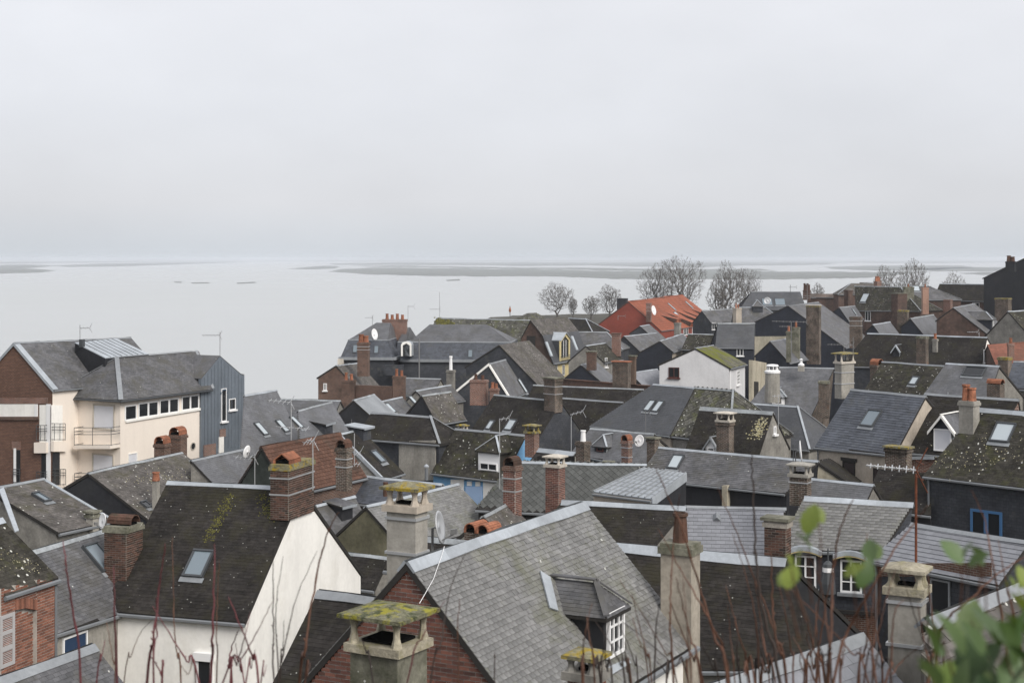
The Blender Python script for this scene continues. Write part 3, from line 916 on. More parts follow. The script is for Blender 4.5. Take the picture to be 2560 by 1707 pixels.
# ------------------------------------------------------------------ chimneys
def chimney(hk, cx, ytop, ybot, wpx, d, yaw=None, ratio=.6, mat='brick_sooty', cap=None, straps=(), crown=True, pieces=False, label=None, group=None,
            pots=0, pot='clay_orange', pot_h=.5, pot_r=.13, brickmat='brick_piece_dark', capmat='concrete_pale', zoff=0, corb=None, width=None, length=None, foot=None, hl=1.0, hs=0.0):
    """shaft between picture rows ytop and ybot, wpx wide in the picture at depth d"""
    h = HOUSES[hk] if hk else None
    if yaw is None:
        uh = h.uh
        yw = math.atan2(uh.y, uh.x)
        while yw > math.pi / 2: yw -= math.pi
        while yw <= -math.pi / 2: yw += math.pi
        if yw > math.radians(50): yw -= math.pi / 2
        if yw < math.radians(-50): yw += math.pi / 2
    else: yw = math.radians(yaw)
    tot = wpx * d / F
    if width is None:
        w = tot / (abs(math.cos(yw)) + ratio * abs(math.sin(yw))); l = w * ratio
    else: w, l = width, length
    c = P(cx, ytop, d)
    zb = P(cx, ybot, d).z
    ax = Vector((math.cos(yw), math.sin(yw), 0)); ay = Vector((-math.sin(yw), math.cos(yw), 0))
    if h is not None: par = h.T; name = 'chimney'
    else:
        par = thing('chimney', label, 'chimney', (c.x, c.y, zb), group); name = 'shaft'
    H_ = c.z - zb
    mid = Vector((c.x, c.y, (c.z + zb) / 2))
    if pieces:
        sh = MB().box(mid, ax, ay, Z, w / 2, l / 2, H_ / 2).build(name, 'mortar_dark' if 'dark' in brickmat else 'mortar', par)
        sides = [(-ay, ax, w, l), (ax, ay, l, w), (-ax, -ay, l, w)]
        vis = [sd for sd in sides if sd[0].dot(C0 - mid) > 0]
        for nn, uu, ww, ll in vis:
            o = mid + nn * (ll / 2)
            a_, b_ = o - uu * ww / 2 - Z * H_ / 2, o + uu * ww / 2 - Z * H_ / 2
            bricks([a_, b_, b_ + Z * H_, a_ + Z * H_], uu, nn, brickmat, sh, True, 140, bh=pieces if pieces is not True else .075)
    else:
        sh = MB().box(mid, ax, ay, Z, w / 2, l / 2, H_ / 2).build(name, mat, par)
    if foot:
        fz = foot
        MB().box(Vector((c.x, c.y, zb - fz / 2)), ax, ay, Z, w / 2, l / 2, fz / 2).build('foot', mat, sh)
    for sy in straps:
        z = P(cx, sy, d).z
        MB().box(Vector((c.x, c.y, z)), ax, ay, Z, w / 2 + .03, l / 2 + .03, .025).build('strap', 'alu', sh)
    top = Vector((c.x, c.y, c.z))
    if crown:
        cm = corb or mat
        m = MB()
        m.box(top + Z * .05, ax, ay, Z, w / 2 + .05, l / 2 + .05, .07)
        m.box(top + Z * .155, ax, ay, Z, w / 2 + .015, l / 2 + .015, .04)
        m.build('crown', cm, sh)
        top = top + Z * .195
    if cap == 'slab':            # concrete slab on four corner posts
        m = MB()
        m.box(top + Z * .05, ax, ay, Z, w / 2 + .07, l / 2 + .07, .06)
        m.build('cap_base', capmat, sh)
        ph = min(.42, w * .45)
        b = top + Z * .11
        for sx in (-1, 1):
            for sy in (-1, 1):
                k = b + ax * sx * (w / 2 - .04) + ay * sy * (l / 2 - .04)
                MB().lathe(k, [(.085, 0), (.05, ph * .35), (.045, ph * .6), (.075, ph)], 6).build('cap_post', capmat, sh)
        MB().box(b + Z * .03, ax, ay, Z, w / 2 - .12, l / 2 - .12, .02).build('flue', 'soot', sh)
        t = b + Z * ph
        m = MB()
        e = min(.16, w * .17)
        c4 = [t - ax * (w / 2 + e) - ay * (l / 2 + e), t + ax * (w / 2 + e) - ay * (l / 2 + e), t + ax * (w / 2 + e) + ay * (l / 2 + e), t - ax * (w / 2 + e) + ay * (l / 2 + e)]
        m.prism(c4, Z * .055)
        tt = [q + Z * .055 for q in c4]; ap = t + Z * .15
        i4 = [ap + (q - ap) * .25 + Z * 0 for q in tt]
        for i in range(4):
            j = (i + 1) % 4
            m.face(tt[i], tt[j], i4[j], i4[i])
        m.face(*i4)
        m.build('cap_slab', pot if pot.startswith('lichen') else capmat, sh)
    elif cap in ('arch', 'arch2', 'ridge'):       # clay tile hood open at both ends
        cnt = 2 if cap == 'arch2' else 1
        for i in range(cnt):
            m = MB(); mi = MB()
            span = (w / cnt) * .8; rr = span / 2
            ccx = top + ax * ((i - (cnt - 1) / 2) * w / cnt)
            LL = (l / 2 + .06) * hl; ccx = ccx + ay * hs
            pts = []
            if cap == 'ridge': pts = [(-rr, .0), (-rr, .12), (0, .12 + rr * .75), (rr, .12), (rr, 0)]
            else:
                for q in range(9):
                    an = math.pi * (1 - q / 8); pts.append((rr * math.cos(an), .1 + rr * math.sin(an)))
                pts = [(-rr, 0)] + pts + [(rr, 0)]
            th = .035
            for (x0, z0), (x1, z1) in zip(pts, pts[1:]):
                p0 = ccx + ax * x0 + Z * z0 - ay * LL; p1 = ccx + ax * x1 + Z * z1 - ay * LL
                mx_ = (Vector((-(z1 - z0), 0, (x1 - x0)))).normalized()
                m.prism([p0, p1, p1 + ay * 2 * LL, p0 + ay * 2 * LL], (ax * mx_.x + Z * mx_.z) * th)
            m.build('chimney_hood', pot, sh)
            MB().box(ccx + Z * .05, ax, ay, Z, rr * .9, LL * .8, .05).build('flue', 'soot', sh)
    elif cap == 'arch_side':
        m = MB(); rr = l * .42 * hl; LL = w / 2 + .04; pts = [(rr * math.cos(math.pi * (1 - q / 8)), .05 + rr * math.sin(math.pi * (1 - q / 8))) for q in range(9)]
        for (x0, z0), (x1, z1) in zip(pts, pts[1:]):
            p0 = top + ay * x0 + Z * z0 - ax * LL; p1 = top + ay * x1 + Z * z1 - ax * LL
            nn = (ay * -(z1 - z0) + Z * (x1 - x0)).normalized()
            m.prism([p0, p1, p1 + ax * 2 * LL, p0 + ax * 2 * LL], nn * .035)
        m.build('chimney_hood', pot, sh)
        MB().box(top + Z * .03, ax, ay, Z, LL * .8, rr * .9, .04).build('flue', 'soot', sh)
    elif cap == 'dome':
        m = MB().lathe(top, [(w / 2 + .02, 0), (w / 2 + .04, .1), (w / 2 - .1, .2), (w / 2 - .14, .24)], 14)
        m.lathe(top + Z * .46, [(w / 2 - .1, 0), (w / 2 - .06, .04), (w / 2 - .22, .12), (0.01, .14)], 14)
        for j in range(8):
            an = j * math.pi / 4
            m.box(top + Z * .35 + Vector((math.cos(an), math.sin(an), 0)) * (w / 2 - .16), ax, ay, Z, .03, .03, .12)
        m.build('cowl', 'white_gloss', sh)
    elif cap == 'plain':
        MB().box(top + Z * .03, ax, ay, Z, w / 2 + .1, l / 2 + .1, .045).build('cap_slab', capmat, sh)
    if pots:
        for i in range(pots):
            k = top + ax * ((i + .5) / pots - .5) * w * .86
            hh = pot_h * (1 if i % 2 == 0 else .82)
            m = MB().lathe(k - Z * .02, [(pot_r * 1.15, 0), (pot_r, hh * .55), (pot_r * .92, hh * .86), (pot_r * 1.15, hh * .9), (pot_r * 1.1, hh), (pot_r * .8, hh), (pot_r * .75, hh * .7)], 10)
            m.build('chimney_pot', pot, sh, smooth=False)
            MB().lathe(k + Z * hh * .7, [(0.005, 0), (pot_r * .76, .002)], 10).build('flue', 'soot', sh)
    res = HS(); res.sh = sh; res.top = top; res.ax = ax; res.ay = ay; res.w = w; res.l = l; res.par = par
    return res

# ------------------------------------------------------------------ aerials, dishes, pipes
def antenna(label, x, ytop, ybot, d, arms, r=.022, mat='metal_grey', group='television aerials on the roofs', rake=True, el=1.0):
    """mast between rows; arms = [(y row, left px, right px, elements, kind)]"""
    b = P(x, ybot, d)
    T = thing('aerial', label, 'aerial', b, group)
    t = P(x, ytop, d)
    MB().tube([b, t], r, 6).build('mast', mat, T)
    for (y, x0, x1, ne, dyl) in arms:
        p0 = P(x0, y, d); p1 = P(x1, y + dyl, d)
        m = MB().tube([p0, p1], r * .7, 5)
        for i in range(ne):
            k = p0.lerp(p1, (i + .3) / ne)
            L_ = (.16 + .1 * i / max(1, ne)) * el
            ev = Vector((.25, .8, .35)).normalized() if i % 2 else Vector((.1, .9, -.3)).normalized()
            m.tube([k - ev * L_, k + ev * L_], r * .45, 4)
        m.build('boom', 'alu' if mat == 'rust' else mat, T)
    if rake and arms:
        y, x0, x1, ne, dyl = arms[0]
        p1 = P(x1, y + dyl, d)
        m = MB()
        for s in (-1, 1):
            m.tube([p1, p1 + Vector((.18, 0, .35 * s))], r * .5, 4)
            m.tube([p1 + Vector((.06, 0, .12 * s)) - Vector((0, .2, 0)), p1 + Vector((.06, 0, .12 * s)) + Vector((0, .2, 0))], r * .45, 4)
        m.build('reflector', mat, T)
    return T

def dish(label, x, y, d, r, nrm, mat='white_gloss', pole=None, arm=True):
    c = P(x, y, d); n = Vector(nrm).normalized()
    T = thing('satellite_dish', label, 'satellite dish', c - Z * r, 'satellite dishes on the roofs')
    u = n.cross(Z).normalized(); v = n.cross(u)
    m = MB(); K = 18
    rings = [(0, -.0), (.5, .04), (.85, .11), (1.0, .16)]
    idx = []
    for rr, dz in rings:
        ring = []
        for j in range(K):
            a = 2 * math.pi * j / K
            m.v.append(tuple(c + (u * math.cos(a) + v * math.sin(a) * 1.08) * rr * r + n * dz * r)); ring.append(len(m.v) - 1)
        idx.append(ring)
    for i in range(len(rings) - 1):
        for j in range(K):
            k = (j + 1) % K
            m.f.append([idx[i][j], idx[i][k], idx[i + 1][k], idx[i + 1][j]])
    o = m.build('reflector', mat, T, smooth=True)
    md = o.modifiers.new('thick', 'SOLIDIFY'); md.thickness = .02
    a = MB()
    if arm:
        foc = c + n * r * 1.1 - Z * r * .55
        a.tube([c - Z * r * .95 + n * .1 * r, foc], .015, 5)
        a.box(foc + Z * .04, u, n, Z, .035, .06, .05)
        a.build('feed_arm', 'metal_grey', T)
    b = MB().tube([c - n * .02, c - n * r * .35, c - n * r * .35 - Z * (pole or r * 1.2)], .025, 6)
    b.build('bracket', 'metal_grey', T)
    return T

def strip(T, name, pts, wv, th, mat):
    """flat bar laid along pts, width vector wv, thickness vector th"""
    m = MB()
    for p, q in zip(pts, pts[1:]):
        m.prism([p, q, q + wv, p + wv], th)
    return m.build(name, mat, T)

def clumps(hk, region, count, size, mat, seed, name='moss'):
    """small cushions of moss or lichen on a roof slope; region = picture polyline with spread"""
    h = HOUSES[hk]; r = random.Random(seed); m = MB()
    (x0, y0), (x1, y1), spread = region
    for i in range(count):
        t = r.random()
        x = x0 + (x1 - x0) * t + r.gauss(0, spread); y = y0 + (y1 - y0) * t + r.gauss(0, spread * .5)
        q = hit(x, y, h.a, h.N) + h.N * .012
        s = size * r.uniform(.4, 1.2)
        k = 6; a0 = r.random() * 6
        ring = [q + (h.u * math.cos(a0 + j * 1.047) + h.s * math.sin(a0 + j * 1.047) * .8) * s * r.uniform(.7, 1.1) for j in range(k)]
        top = q + h.N * s * .45
        for j in range(k): m.face(ring[j], ring[(j + 1) % k], top)
    return m.build(name, mat, h.R, kind='stuff')
# ------------------------------------------------------------------ the setting: land, water, flats
def inside(x, y, poly):
    c = False; j = len(poly) - 1
    for i in range(len(poly)):
        xi, yi = poly[i]; xj, yj = poly[j]
        if (yi > y) != (yj > y) and x < (xj - xi) * (y - yi) / (yj - yi) + xi: c = not c
        j = i
    return c

def build_land():
    xs = list(range(-400, 421, 10)); ys = [-60, -40, -20, -10, -4, 0, 2, 3.5, 5, 7, 9, 12, 16, 20, 25, 30] + list(range(36, 240, 6)) + list(range(240, 910, 10))
    v = []; f = []
    for y in ys:
        for x in xs:
            z = ground(x, y) if inside(x, y, LAND) else -2.5
            v.append((x, y, z + (RND.random() - .5) * .15 * (1 if z > 0 else 0)))
    nx = len(xs)
    for j in range(len(ys) - 1):
        for i in range(nx - 1):
            f.append([j * nx + i, j * nx + i + 1, (j + 1) * nx + i + 1, (j + 1) * nx + i])
    m = MB(); m.v = v; m.f = f
    props(m.build('ground', 'earth'), kind='structure')
build_land()

wm = MB().face((-26000, -300, 0), (26000, -300, 0), (26000, 40000, 0), (-26000, 40000, 0))
props(wm.build('water', 'water'), kind='structure')

def flat(outline, seed, z=.35, jit=1.0):
    """mud bank: outline given in picture px on the water plane, edges made ragged"""
    r = random.Random(seed)
    pts = []
    k = len(outline)
    for i in range(k):
        (x0, y0), (x1, y1) = outline[i], outline[(i + 1) % k]
        st = max(2, int(abs(x1 - x0) / 16))
        for j in range(st):
            t = j / st
            x = x0 + (x1 - x0) * t; y = y0 + (y1 - y0) * t + (r.random() - .5) * jit * (0 if j == 0 else 1)
            y = max(y, 647.6)
            dd = (CZ - z) * F / (y - HY)
            pts.append(Vector(((x - 1280) / F * dd, dd, z)))
    m = MB().prism([q - Z * .6 for q in pts], Z * .6)
    return props(m.build('mud_flat', 'mud'), kind='structure')

flat([(720, 672), (775, 667), (823, 664), (850, 666), (838, 671), (780, 673)], 1)
flat([(822, 679), (850, 673), (930, 669), (1080, 670), (1280, 673.5), (1400, 673.5), (1500, 677), (1700, 678.5), (1860, 678), (1965, 679), (2200, 680), (2330, 679), (2170, 694), (1950, 698), (1890, 697), (1700, 698), (1547, 697), (1400, 691), (1280, 690.5), (1100, 689.5), (1007, 688), (930, 686)], 2, jit=1.6)
flat([(880, 665), (1000, 664), (1130, 666), (1300, 669), (1450, 669), (1600, 672), (1760, 673), (1900, 672), (1940, 677), (1700, 677.5), (1500, 676), (1410, 672.5), (1280, 672.5), (1100, 668.5), (950, 667.5)], 3)
flat([(820, 659), (1000, 656), (1300, 656), (1600, 656), (1900, 655), (2100, 657), (2060, 662), (1850, 664), (1760, 668), (1600, 666.5), (1470, 663), (1330, 665), (1150, 662.5), (950, 662), (840, 662)], 4)
flat([(2060, 667), (2200, 664), (2400, 664), (2440, 669), (2330, 675), (2200, 676), (2080, 672)], 5)
flat([(2290, 671), (2420, 668), (2560, 668), (2580, 675), (2480, 678), (2330, 678)], 6)
flat([(2400, 683), (2470, 680), (2580, 681), (2580, 689), (2480, 688)], 7)
flat([(1950, 655), (2200, 654), (2560, 654), (2560, 656), (2300, 658), (2100, 657)], 8, jit=.5)
flat([(-10, 663), (60, 661), (150, 664), (60, 671), (140, 676), (100, 681), (-10, 684)], 9)
flat([(130, 664), (250, 659), (420, 656), (560, 654), (620, 655), (420, 662), (290, 666), (170, 667)], 10, jit=.6)
flat([(-10, 655), (200, 653), (500, 651.5), (900, 651.5), (1500, 651.5), (2560, 651.5), (2560, 653.2), (1500, 654), (900, 653.8), (500, 653.5), (100, 658), (-10, 659)], 11, jit=.4)
flat([(435, 704), (455, 704), (453, 706), (437, 705.6)], 12, jit=.4)
flat([(478, 706.5), (520, 706), (524, 707.6), (482, 708)], 13, jit=.4)
flat([(592, 707), (637, 704.5), (640, 706.5), (594, 708.6)], 14, jit=.5)
flat([(1115, 700), (1150, 698), (1150, 700.5), (1120, 702)], 15, jit=.4)

# ------------------------------------------------------------------ bare trees on the quay
def bare_tree(label, x, ybase, ytop, wpx, d, seed, stems=1):
    """branches grown towards points scattered through an oval crown, thickness from the number of twigs carried"""
    r = random.Random(seed); nr = np.random.RandomState(seed)
    b = P(x, ybase, d); b.z = 2.0
    H_ = (P(x, ytop, d).z - b.z); W_ = wpx * d / F
    T = thing('bare_tree', label, 'tree', b, 'bare trees along the quay')
    th = H_ * .24
    rx, rz = W_ * .5, (H_ - th) * .54
    cz = th + rz * .92
    n_pts = 900
    v = nr.randn(n_pts, 3); v /= np.linalg.norm(v, axis=1)[:, None]
    k = nr.rand(n_pts) ** .42 * (1 + .12 * np.sin(v[:, 0] * 5 + seed) * np.cos(v[:, 2] * 4 + seed))
    pts = v * k[:, None] * np.array([rx, rx * .9, rz]) + np.array([0, 0, cz])
    pts = pts[pts[:, 2] > th * .8]
    nodes = [np.array([0, 0, -.3]), np.array([r.gauss(0, .1), 0, th * .5])]; par = [-1, 0]
    for s in range(stems):
        nodes.append(np.array([(s - (stems - 1) / 2) * W_ * .12, r.gauss(0, .2), th])); par.append(1)
    root = np.array([0, 0, th * .7])
    order = np.argsort(np.linalg.norm(pts - root, axis=1) + nr.rand(len(pts)) * rx * .25)
    A_ = np.zeros((6000, 3)); dist0 = np.zeros(6000)
    n = len(nodes)
    for i, q in enumerate(nodes): A_[i] = q; dist0[i] = np.linalg.norm(q - root)
    for pi in order:
        q = pts[pi]; dq = np.linalg.norm(q - root)
        dd = np.linalg.norm(A_[2:n] - q, axis=1) + np.where(dist0[2:n] > dq * .93, 50, 0) + dist0[2:n] * .12
        j = int(np.argmin(dd)) + 2
        L_ = np.linalg.norm(q - A_[j])
        st = 2 if L_ < 1.6 else 3
        pr = j
        for t in range(1, st + 1):
            f = t / st
            m = A_[j] * (1 - f) + q * f + nr.randn(3) * L_ * .07 * (t < st) + np.array([0, 0, L_ * .1 * math.sin(math.pi * f)])
            A_[n] = m; dist0[n] = np.linalg.norm(m - root); par.append(pr); pr = n; n += 1
    cnt = np.zeros(n)
    has = np.zeros(n, dtype=bool)
    for i in range(1, n): has[par[i]] = True
    for i in range(n - 1, 0, -1):
        if not has[i]: cnt[i] += 1
        cnt[par[i]] += cnt[i]
    rad = np.maximum(.028, H_ * .00125 * np.sqrt(cnt))
    tr = MB(); cw = MB()
    for i in range(1, n):
        a0 = Vector(A_[par[i]]) + b; a1 = Vector(A_[i]) + b
        big = cnt[i] > 25
        (tr if big else cw).tube([a0, a1], [min(rad[par[i]], rad[i] * 1.25), rad[i]], 5 if big else 3, cap=False)
        if not has[i]:
            out = (a1 - (b + Z * th)).normalized()
            for _ in range(5):
                e = (out * .8 + Vector((r.gauss(0, .55), r.gauss(0, .55), r.gauss(.1, .5)))).normalized()
                cw.tube([a1, a1 + e * r.uniform(.5, 1.1) * W_ * .06], [.026, .02], 3, cap=False)
    tr.build('trunk', 'bark', T)
    cw.build('crown', 'bark', T)
    return T
bare_tree('bare round-crowned tree on the quay, leftmost of the trees', 1393, 800, 712, 95, 700, 3, 2)
bare_tree('thin small bare sapling beside the leftmost quay tree', 1432, 798, 745, 24, 690, 14)
bare_tree('small bushy bare tree left of the red-roofed building', 1478, 800, 742, 48, 680, 5)
bare_tree('forked bare tree just left of the red roof ridge', 1524, 796, 716, 66, 690, 6)
bare_tree('tallest bare tree rising behind the red roof', 1702, 800, 645, 130, 640, 7)
bare_tree('wide leaning bare tree behind the red roof ridge', 1640, 800, 668, 100, 650, 8)
bare_tree('tall upright bare tree right of the red roof', 1822, 790, 660, 84, 640, 9)
bare_tree('low multi-stemmed bare tree below the tall upright one', 1797, 795, 700, 60, 620, 19)
bare_tree('rounded bare tree above the dark green slate roof', 1868, 775, 672, 80, 660, 10)
bare_tree('low hazy shrub-like bare tree behind the far chimneys', 2045, 760, 710, 40, 720, 12)
bare_tree('bare tree behind the hipped brick house, left one of two', 2218, 745, 668, 80, 600, 16)
bare_tree('bare tree behind the hipped brick house, right one of two', 2283, 745, 655, 85, 600, 17)
bare_tree('low spreading bare tree behind the white-bargeboard house', 2388, 740, 686, 76, 600, 18)
# ------------------------------------------------------------------ houses, front to back
house('front', 'slate_roof_house', 'nearest house with red brick gable, pale slate roof and one slated dormer', (1020, 1405), (1457, 1257), 26,
      E=(1724, 1593), solve='B', roof='slate_pale', wall='white_paint', gable='mortar', ridge='zinc', pieces=True, sw=.16, sh=.105, lift=.018, rw=.22, rag=.1)
house('gapdark', 'slate_roof_house', 'dark mossy roof wedged between the cream-white gable and the front brick gable', (800, 1477), (945, 1495), 36, EA=(680, 1720), EB=(850, 1740), pitch=48,
      roof='slate_dark', wall='stone_grey', rw=.22)
house('white', 'white_house', 'white-walled house with steep dark roof, one skylight and two brick chimneys', (423, 1203), (753, 1220), 55,
      E=(614, 1544), solve='B', Eb=(902, 1430), roof='slate_dark', wall='white_paint', gable='white_paint')
house('left_grey', 'slate_roof_house', 'grey slate house with bare concrete wall left of the white house', (75, 1379), (268, 1322), 50, EA=(128, 1574), EB=(300, 1523), pitch=44, side='R',
      roof='slate_mid', wall='concrete', lift=.013)
house('left_brick', 'brick_house', 'red brick house with grey louvred shutter at the left edge', (-140, 1335), (0, 1297), 38.5, EA=(0, 1474), EB=(133, 1433), pitch=45, side='R',
      roof='slate_moss', wall='mortar')
house('left_front', 'slate_roof_house', 'dark roof with wide zinc ridge in the lower left corner', (-10, 1697), (230, 1612), 33, E=(305, 1707), solve='B', roof='slate_mid', wall='stone_grey', rw=.24)
house('left_back', 'slate_roof_house', 'slate roof with small dark skylight and zinc verge at the left edge', (-30, 1222), (107, 1198), 62, E=(275, 1297), solve='B', roof='slate_brown', wall='stone_grey', verge='zinc', verge_ends='B')
house('black_gable', 'slate_roof_house', 'lichen-spotted roof with tarred black gable below the apartment building', (222, 1182), (453, 1131), 75, E=(371, 1297), Eb=(153, 1223), solve='A', roof='slate_brown', wall='stone_grey', gable='tar_wall')
house('plain_grey', 'slate_roof_house', 'smooth grey roof between the apartment building and the clay tile roof', (479, 1150), (610, 1122), 80, pitch=42, side='R', roof='slate_smooth', wall='stone_grey', EA=(565, 1240), EB=(684, 1232), mono=True)
house('tile', 'clay_tile_house', 'house with old red clay tile roof behind the big brick chimney', (655, 1117), (848, 1082), 72, E=(911, 1186), solve='B', roof='clay_tile', wall='brick_brown', gable='green_black', ridge='clay_tile', sw=.24, sh=.2, lift=.035, pieces=True, piece='tile', rw=.16)
house('three_sky', 'slate_roof_house', 'smooth grey roof with skylights against the blue metal gable', (611, 988), (690, 975), 105, roof='slate_smooth', wall='stone_grey', EA=(600, 1140), EB=(752, 1098), pitch=44, side='R', mono=True)
house('strip_back', 'slate_roof_house', 'low greenish-grey roof strip right behind the skylight roof', (703, 997), (850, 1001), 118, E=(760, 1040), pitch=40, roof='slate_smooth', wall='stone_grey')
house('dorm_grey', 'slate_roof_house', 'smooth grey roof with flat slated dormer above the clay tile roof', (745, 1026), (828, 1004), 100, pitch=42, side='R', roof='slate_smooth', wall='stone_grey', EA=(752, 1120), EB=(885, 1100), mono=True)
house('zinc_curve', 'slate_roof_house', 'purplish grey metal roof with black pointed gable near the estuary', (884, 1000), (935, 985), 112, E=(950, 1045), pitch=40, side='R', roof='zinc_dull', wall='tar_wall', gable='tar_wall', sw=.6, sh=2.0, lift=.01)
house('hip_mid', 'slate_roof_house', 'dark hipped roof with zinc hips over a concrete panel wall', (930, 1031), (1076, 1041), 95, E=(1000, 1098), pitch=43, hipB=1.6, roof='slate_dark', wall='slate_wall')
house('valley', 'slate_roof_house', 'dark slope with one slanted skylight beside the clay tile roof', (848, 1084), (900, 1072), 85, E=(955, 1192), solve='A', roof='slate_dark', wall='stone_grey', verge='zinc', verge_ends='A')
house('left_slate', 'slate_roof_house', 'small slate roof with boxed dormer right of the white gable', (790, 1263), (884, 1240), 70, pitch=45, side='R', roof='slate_mid', wall='stone_grey', EA=(800, 1380), EB=(935, 1335), mono=True)
house('olive', 'slate_roof_house', 'grey slate house with olive-stained rendered gable', (915, 1265), (1143, 1209), 66, E=(1010, 1372), Eb=(830, 1345), solve='A', roof='slate_pale', wall='stone_grey', gable='olive_render', lift=.013)
house('blue_slate', 'slate_roof_house', 'blue-black slate roof with long zinc ridge behind the olive gable', (875, 1185), (1105, 1210), 78, EA=(828, 1247), EB=(1060, 1262), pitch=38, roof='slate_blue', wall='stone_grey', verge='zinc', verge_ends='A')
house('blue_house', 'painted_house', 'house with sky-blue painted wall and white roller-shutter dormer', (1140, 1071), (1313, 1087), 92, E=(1180, 1187), pitch=48, roof='slate_moss', wall='blue_paint')
house('mid_dark', 'slate_roof_house', 'dark roof with two skylights left of the twin-strapped chimney', (1237, 986), (1402, 1002), 115, E=(1280, 1100), pitch=47, roof='slate_dark', wall='slate_wall')
house('mid_dark_r', 'slate_roof_house', 'dark lichen-dotted roof with single skylight right of the twin-strapped chimney', (1405, 994), (1556, 1005), 117, E=(1440, 1125), pitch=47, roof='slate_dark', wall='slate_wall')
house('mid_back', 'slate_roof_house', 'long low dark roof below the brick garden wall', (1335, 962), (1608, 973), 126, E=(1450, 1010), pitch=42, roof='slate_dark', wall='slate_wall')
house('brown_big', 'slate_roof_house', 'big brown slate slope with slate-hung dark gable in the middle distance', (1248, 862), (1322, 851), 150, E=(1348, 965), Eb=(1165, 915), solve='A', roof='slate_brown', wall='stone_grey', gable='slate_wall', ridge=None)
house('white_verge', 'slate_roof_house', 'dark gable edged with broad white bargeboards and a slanted skylight', (1222, 909), (1263, 898), 135, E=(1274, 992), Eb=(1126, 988), solve='A', roof='slate_mid', wall='stone_grey', gable='slate_wall', verge='white_paint', vw=.3, verge_ends='A')
house('brick_rear', 'brick_house', 'dark brown brick house standing at the water edge', (840, 913), (897, 907), 150, E=(905, 985), Eb=(795, 942), solve='A', roof='slate_brown', wall='brick_brown', gable='brick_brown', dB=160)
house('small_rear', 'slate_roof_house', 'small grey roof below the mansard building', (1017, 944), (1101, 947), 150, E=(1050, 985), pitch=40, roof='slate_mid', wall='stone_grey')
house('brown_hip', 'slate_roof_house', 'brown speckled slope with tarred gable in front of the small grey roofs', (1055, 988), (1126, 978), 115, E=(1092, 1056), Eb=(1016, 1033), solve='A', roof='slate_brown', wall='tar_wall', gable='tar_wall')
house('sky_rear', 'slate_roof_house', 'low grey roof with pale skylight left of the brown speckled slope', (943, 1005), (1004, 992), 124, E=(1020, 1035), pitch=42, side='R', roof='slate_mid', wall='stone_grey')
house('ridge_rear', 'slate_roof_house', 'small grey roof behind the brown speckled slope', (1040, 976), (1126, 962), 130, E=(1140, 1000), pitch=42, side='R', roof='slate_mid', wall='stone_grey')
house('long_moss', 'slate_roof_house', 'long lichen-covered roof with bright moss at its left end', (1092, 795), (1325, 800), 200, E=(1200, 852), pitch=45, roof='scale_moss', wall='brick_far')
house('far_hip', 'slate_roof_house', 'dark hipped roof with white hip against the water', (1407, 794), (1464, 797), 230, E=(1430, 826), pitch=48, hipB=3.5, roof='slate_dark', wall='slate_wall')
house('red', 'red_roof_building', 'large building with red walls and bright red tile roof', (1571, 754), (1706, 737), 300, E=(1652, 826), EB=(1794, 806), Eb=(1494, 812), solve='A', dB=333, roof='red_tile', wall='red_wall', gable='red_wall', ridge='red_tile', sw=.5, sh=.6, lift=.05, cat='building')
house('navy_small', 'slate_roof_house', 'navy slate-hung gable in front of the red-roofed building', (1650, 852), (1705, 834), 190, E=(1681, 878), Eb=(1590, 885), solve='A', dB=200, roof='slate_mid', wall='beige_render', gable='navy_wall', verge='zinc', verge_ends='B')
house('white_mid', 'white_house', 'white house with moss-green roof and red-brown window', (1738, 870), (1783, 863), 140, E=(1823, 918), Eb=(1648, 910), solve='A', dB=149, roof='moss_roof', wall='white_grey', gable='white_grey', ridge='zinc_dull', rw=.1)
house('new_slate', 'slate_roof_house', 'smooth blue-grey slate roof with a pair of skylights side by side', (1635, 960), (1736, 969), 107, EA=(1482, 1060), EB=(1676, 1084), pitch=42, roof='slate_new', wall='beige_render')
house('moss_scale', 'slate_roof_house', 'roof thick with moss and lichen beside the twin-skylight roof', (1737, 969), (1833, 977), 104.2, EA=(1678, 1084), EB=(1775, 1097), pitch=42, roof='scale_moss', wall='stone_grey', sw=.42, sh=.2, lift=.05, rag=.25, hipB=1.6, diamond=True)
house('moss_gable', 'slate_roof_house', 'dark roof with yellow lichen patch and grey stone gable', (1753, 1017), (1931, 1029), 98, E=(1895, 1139), Eb=(1972, 1115), solve='B', roof='slate_dark', wall='stone_grey', gable='stone_grey', rw=.28)
house('dark_hip', 'slate_roof_house', 'charcoal hipped roof behind the grey stone gable', (1855, 1006), (1994, 1016), 108, E=(1960, 1114), pitch=46, hipB=2.2, roof='slate_new', wall='stone_grey')
house('slate_dormer', 'slate_roof_house', 'grey slate slope with white hipped dormer and round chimney', (1950, 917), (2084, 920), 124, EA=(1872, 1012), EB=(2005, 1082), pitch=45, roof='slate_smooth', wall='brick_sooty', gable='brick_sooty')
house('blue_right', 'slate_roof_house', 'blue-grey slate roof with one skylight over a beige rendered wall', (2130, 973), (2313, 990), 85, EA=(2042, 1111), EB=(2238, 1130), pitch=45, roof='slate_blue', wall='beige_render', sw=.3, sh=.17, rag=.1, lift=.02)
house('moss_right', 'slate_roof_house', 'dark mossy roof with white gabled dormer on the right', (2315, 984), (2545, 998), 82, EA=(2251, 1122), EB=(2460, 1140), pitch=45, roof='slate_dark', wall='brick_red')
house('big_right', 'slate_roof_house', 'very mossy dark roof with large skylight over a slate-hung wall at the right edge', (2450, 1021), (2620, 1034), 70, EA=(2316, 1182), EB=(2590, 1214), pitch=45, roof='slate_moss', wall='slate_wall', rw=.26)
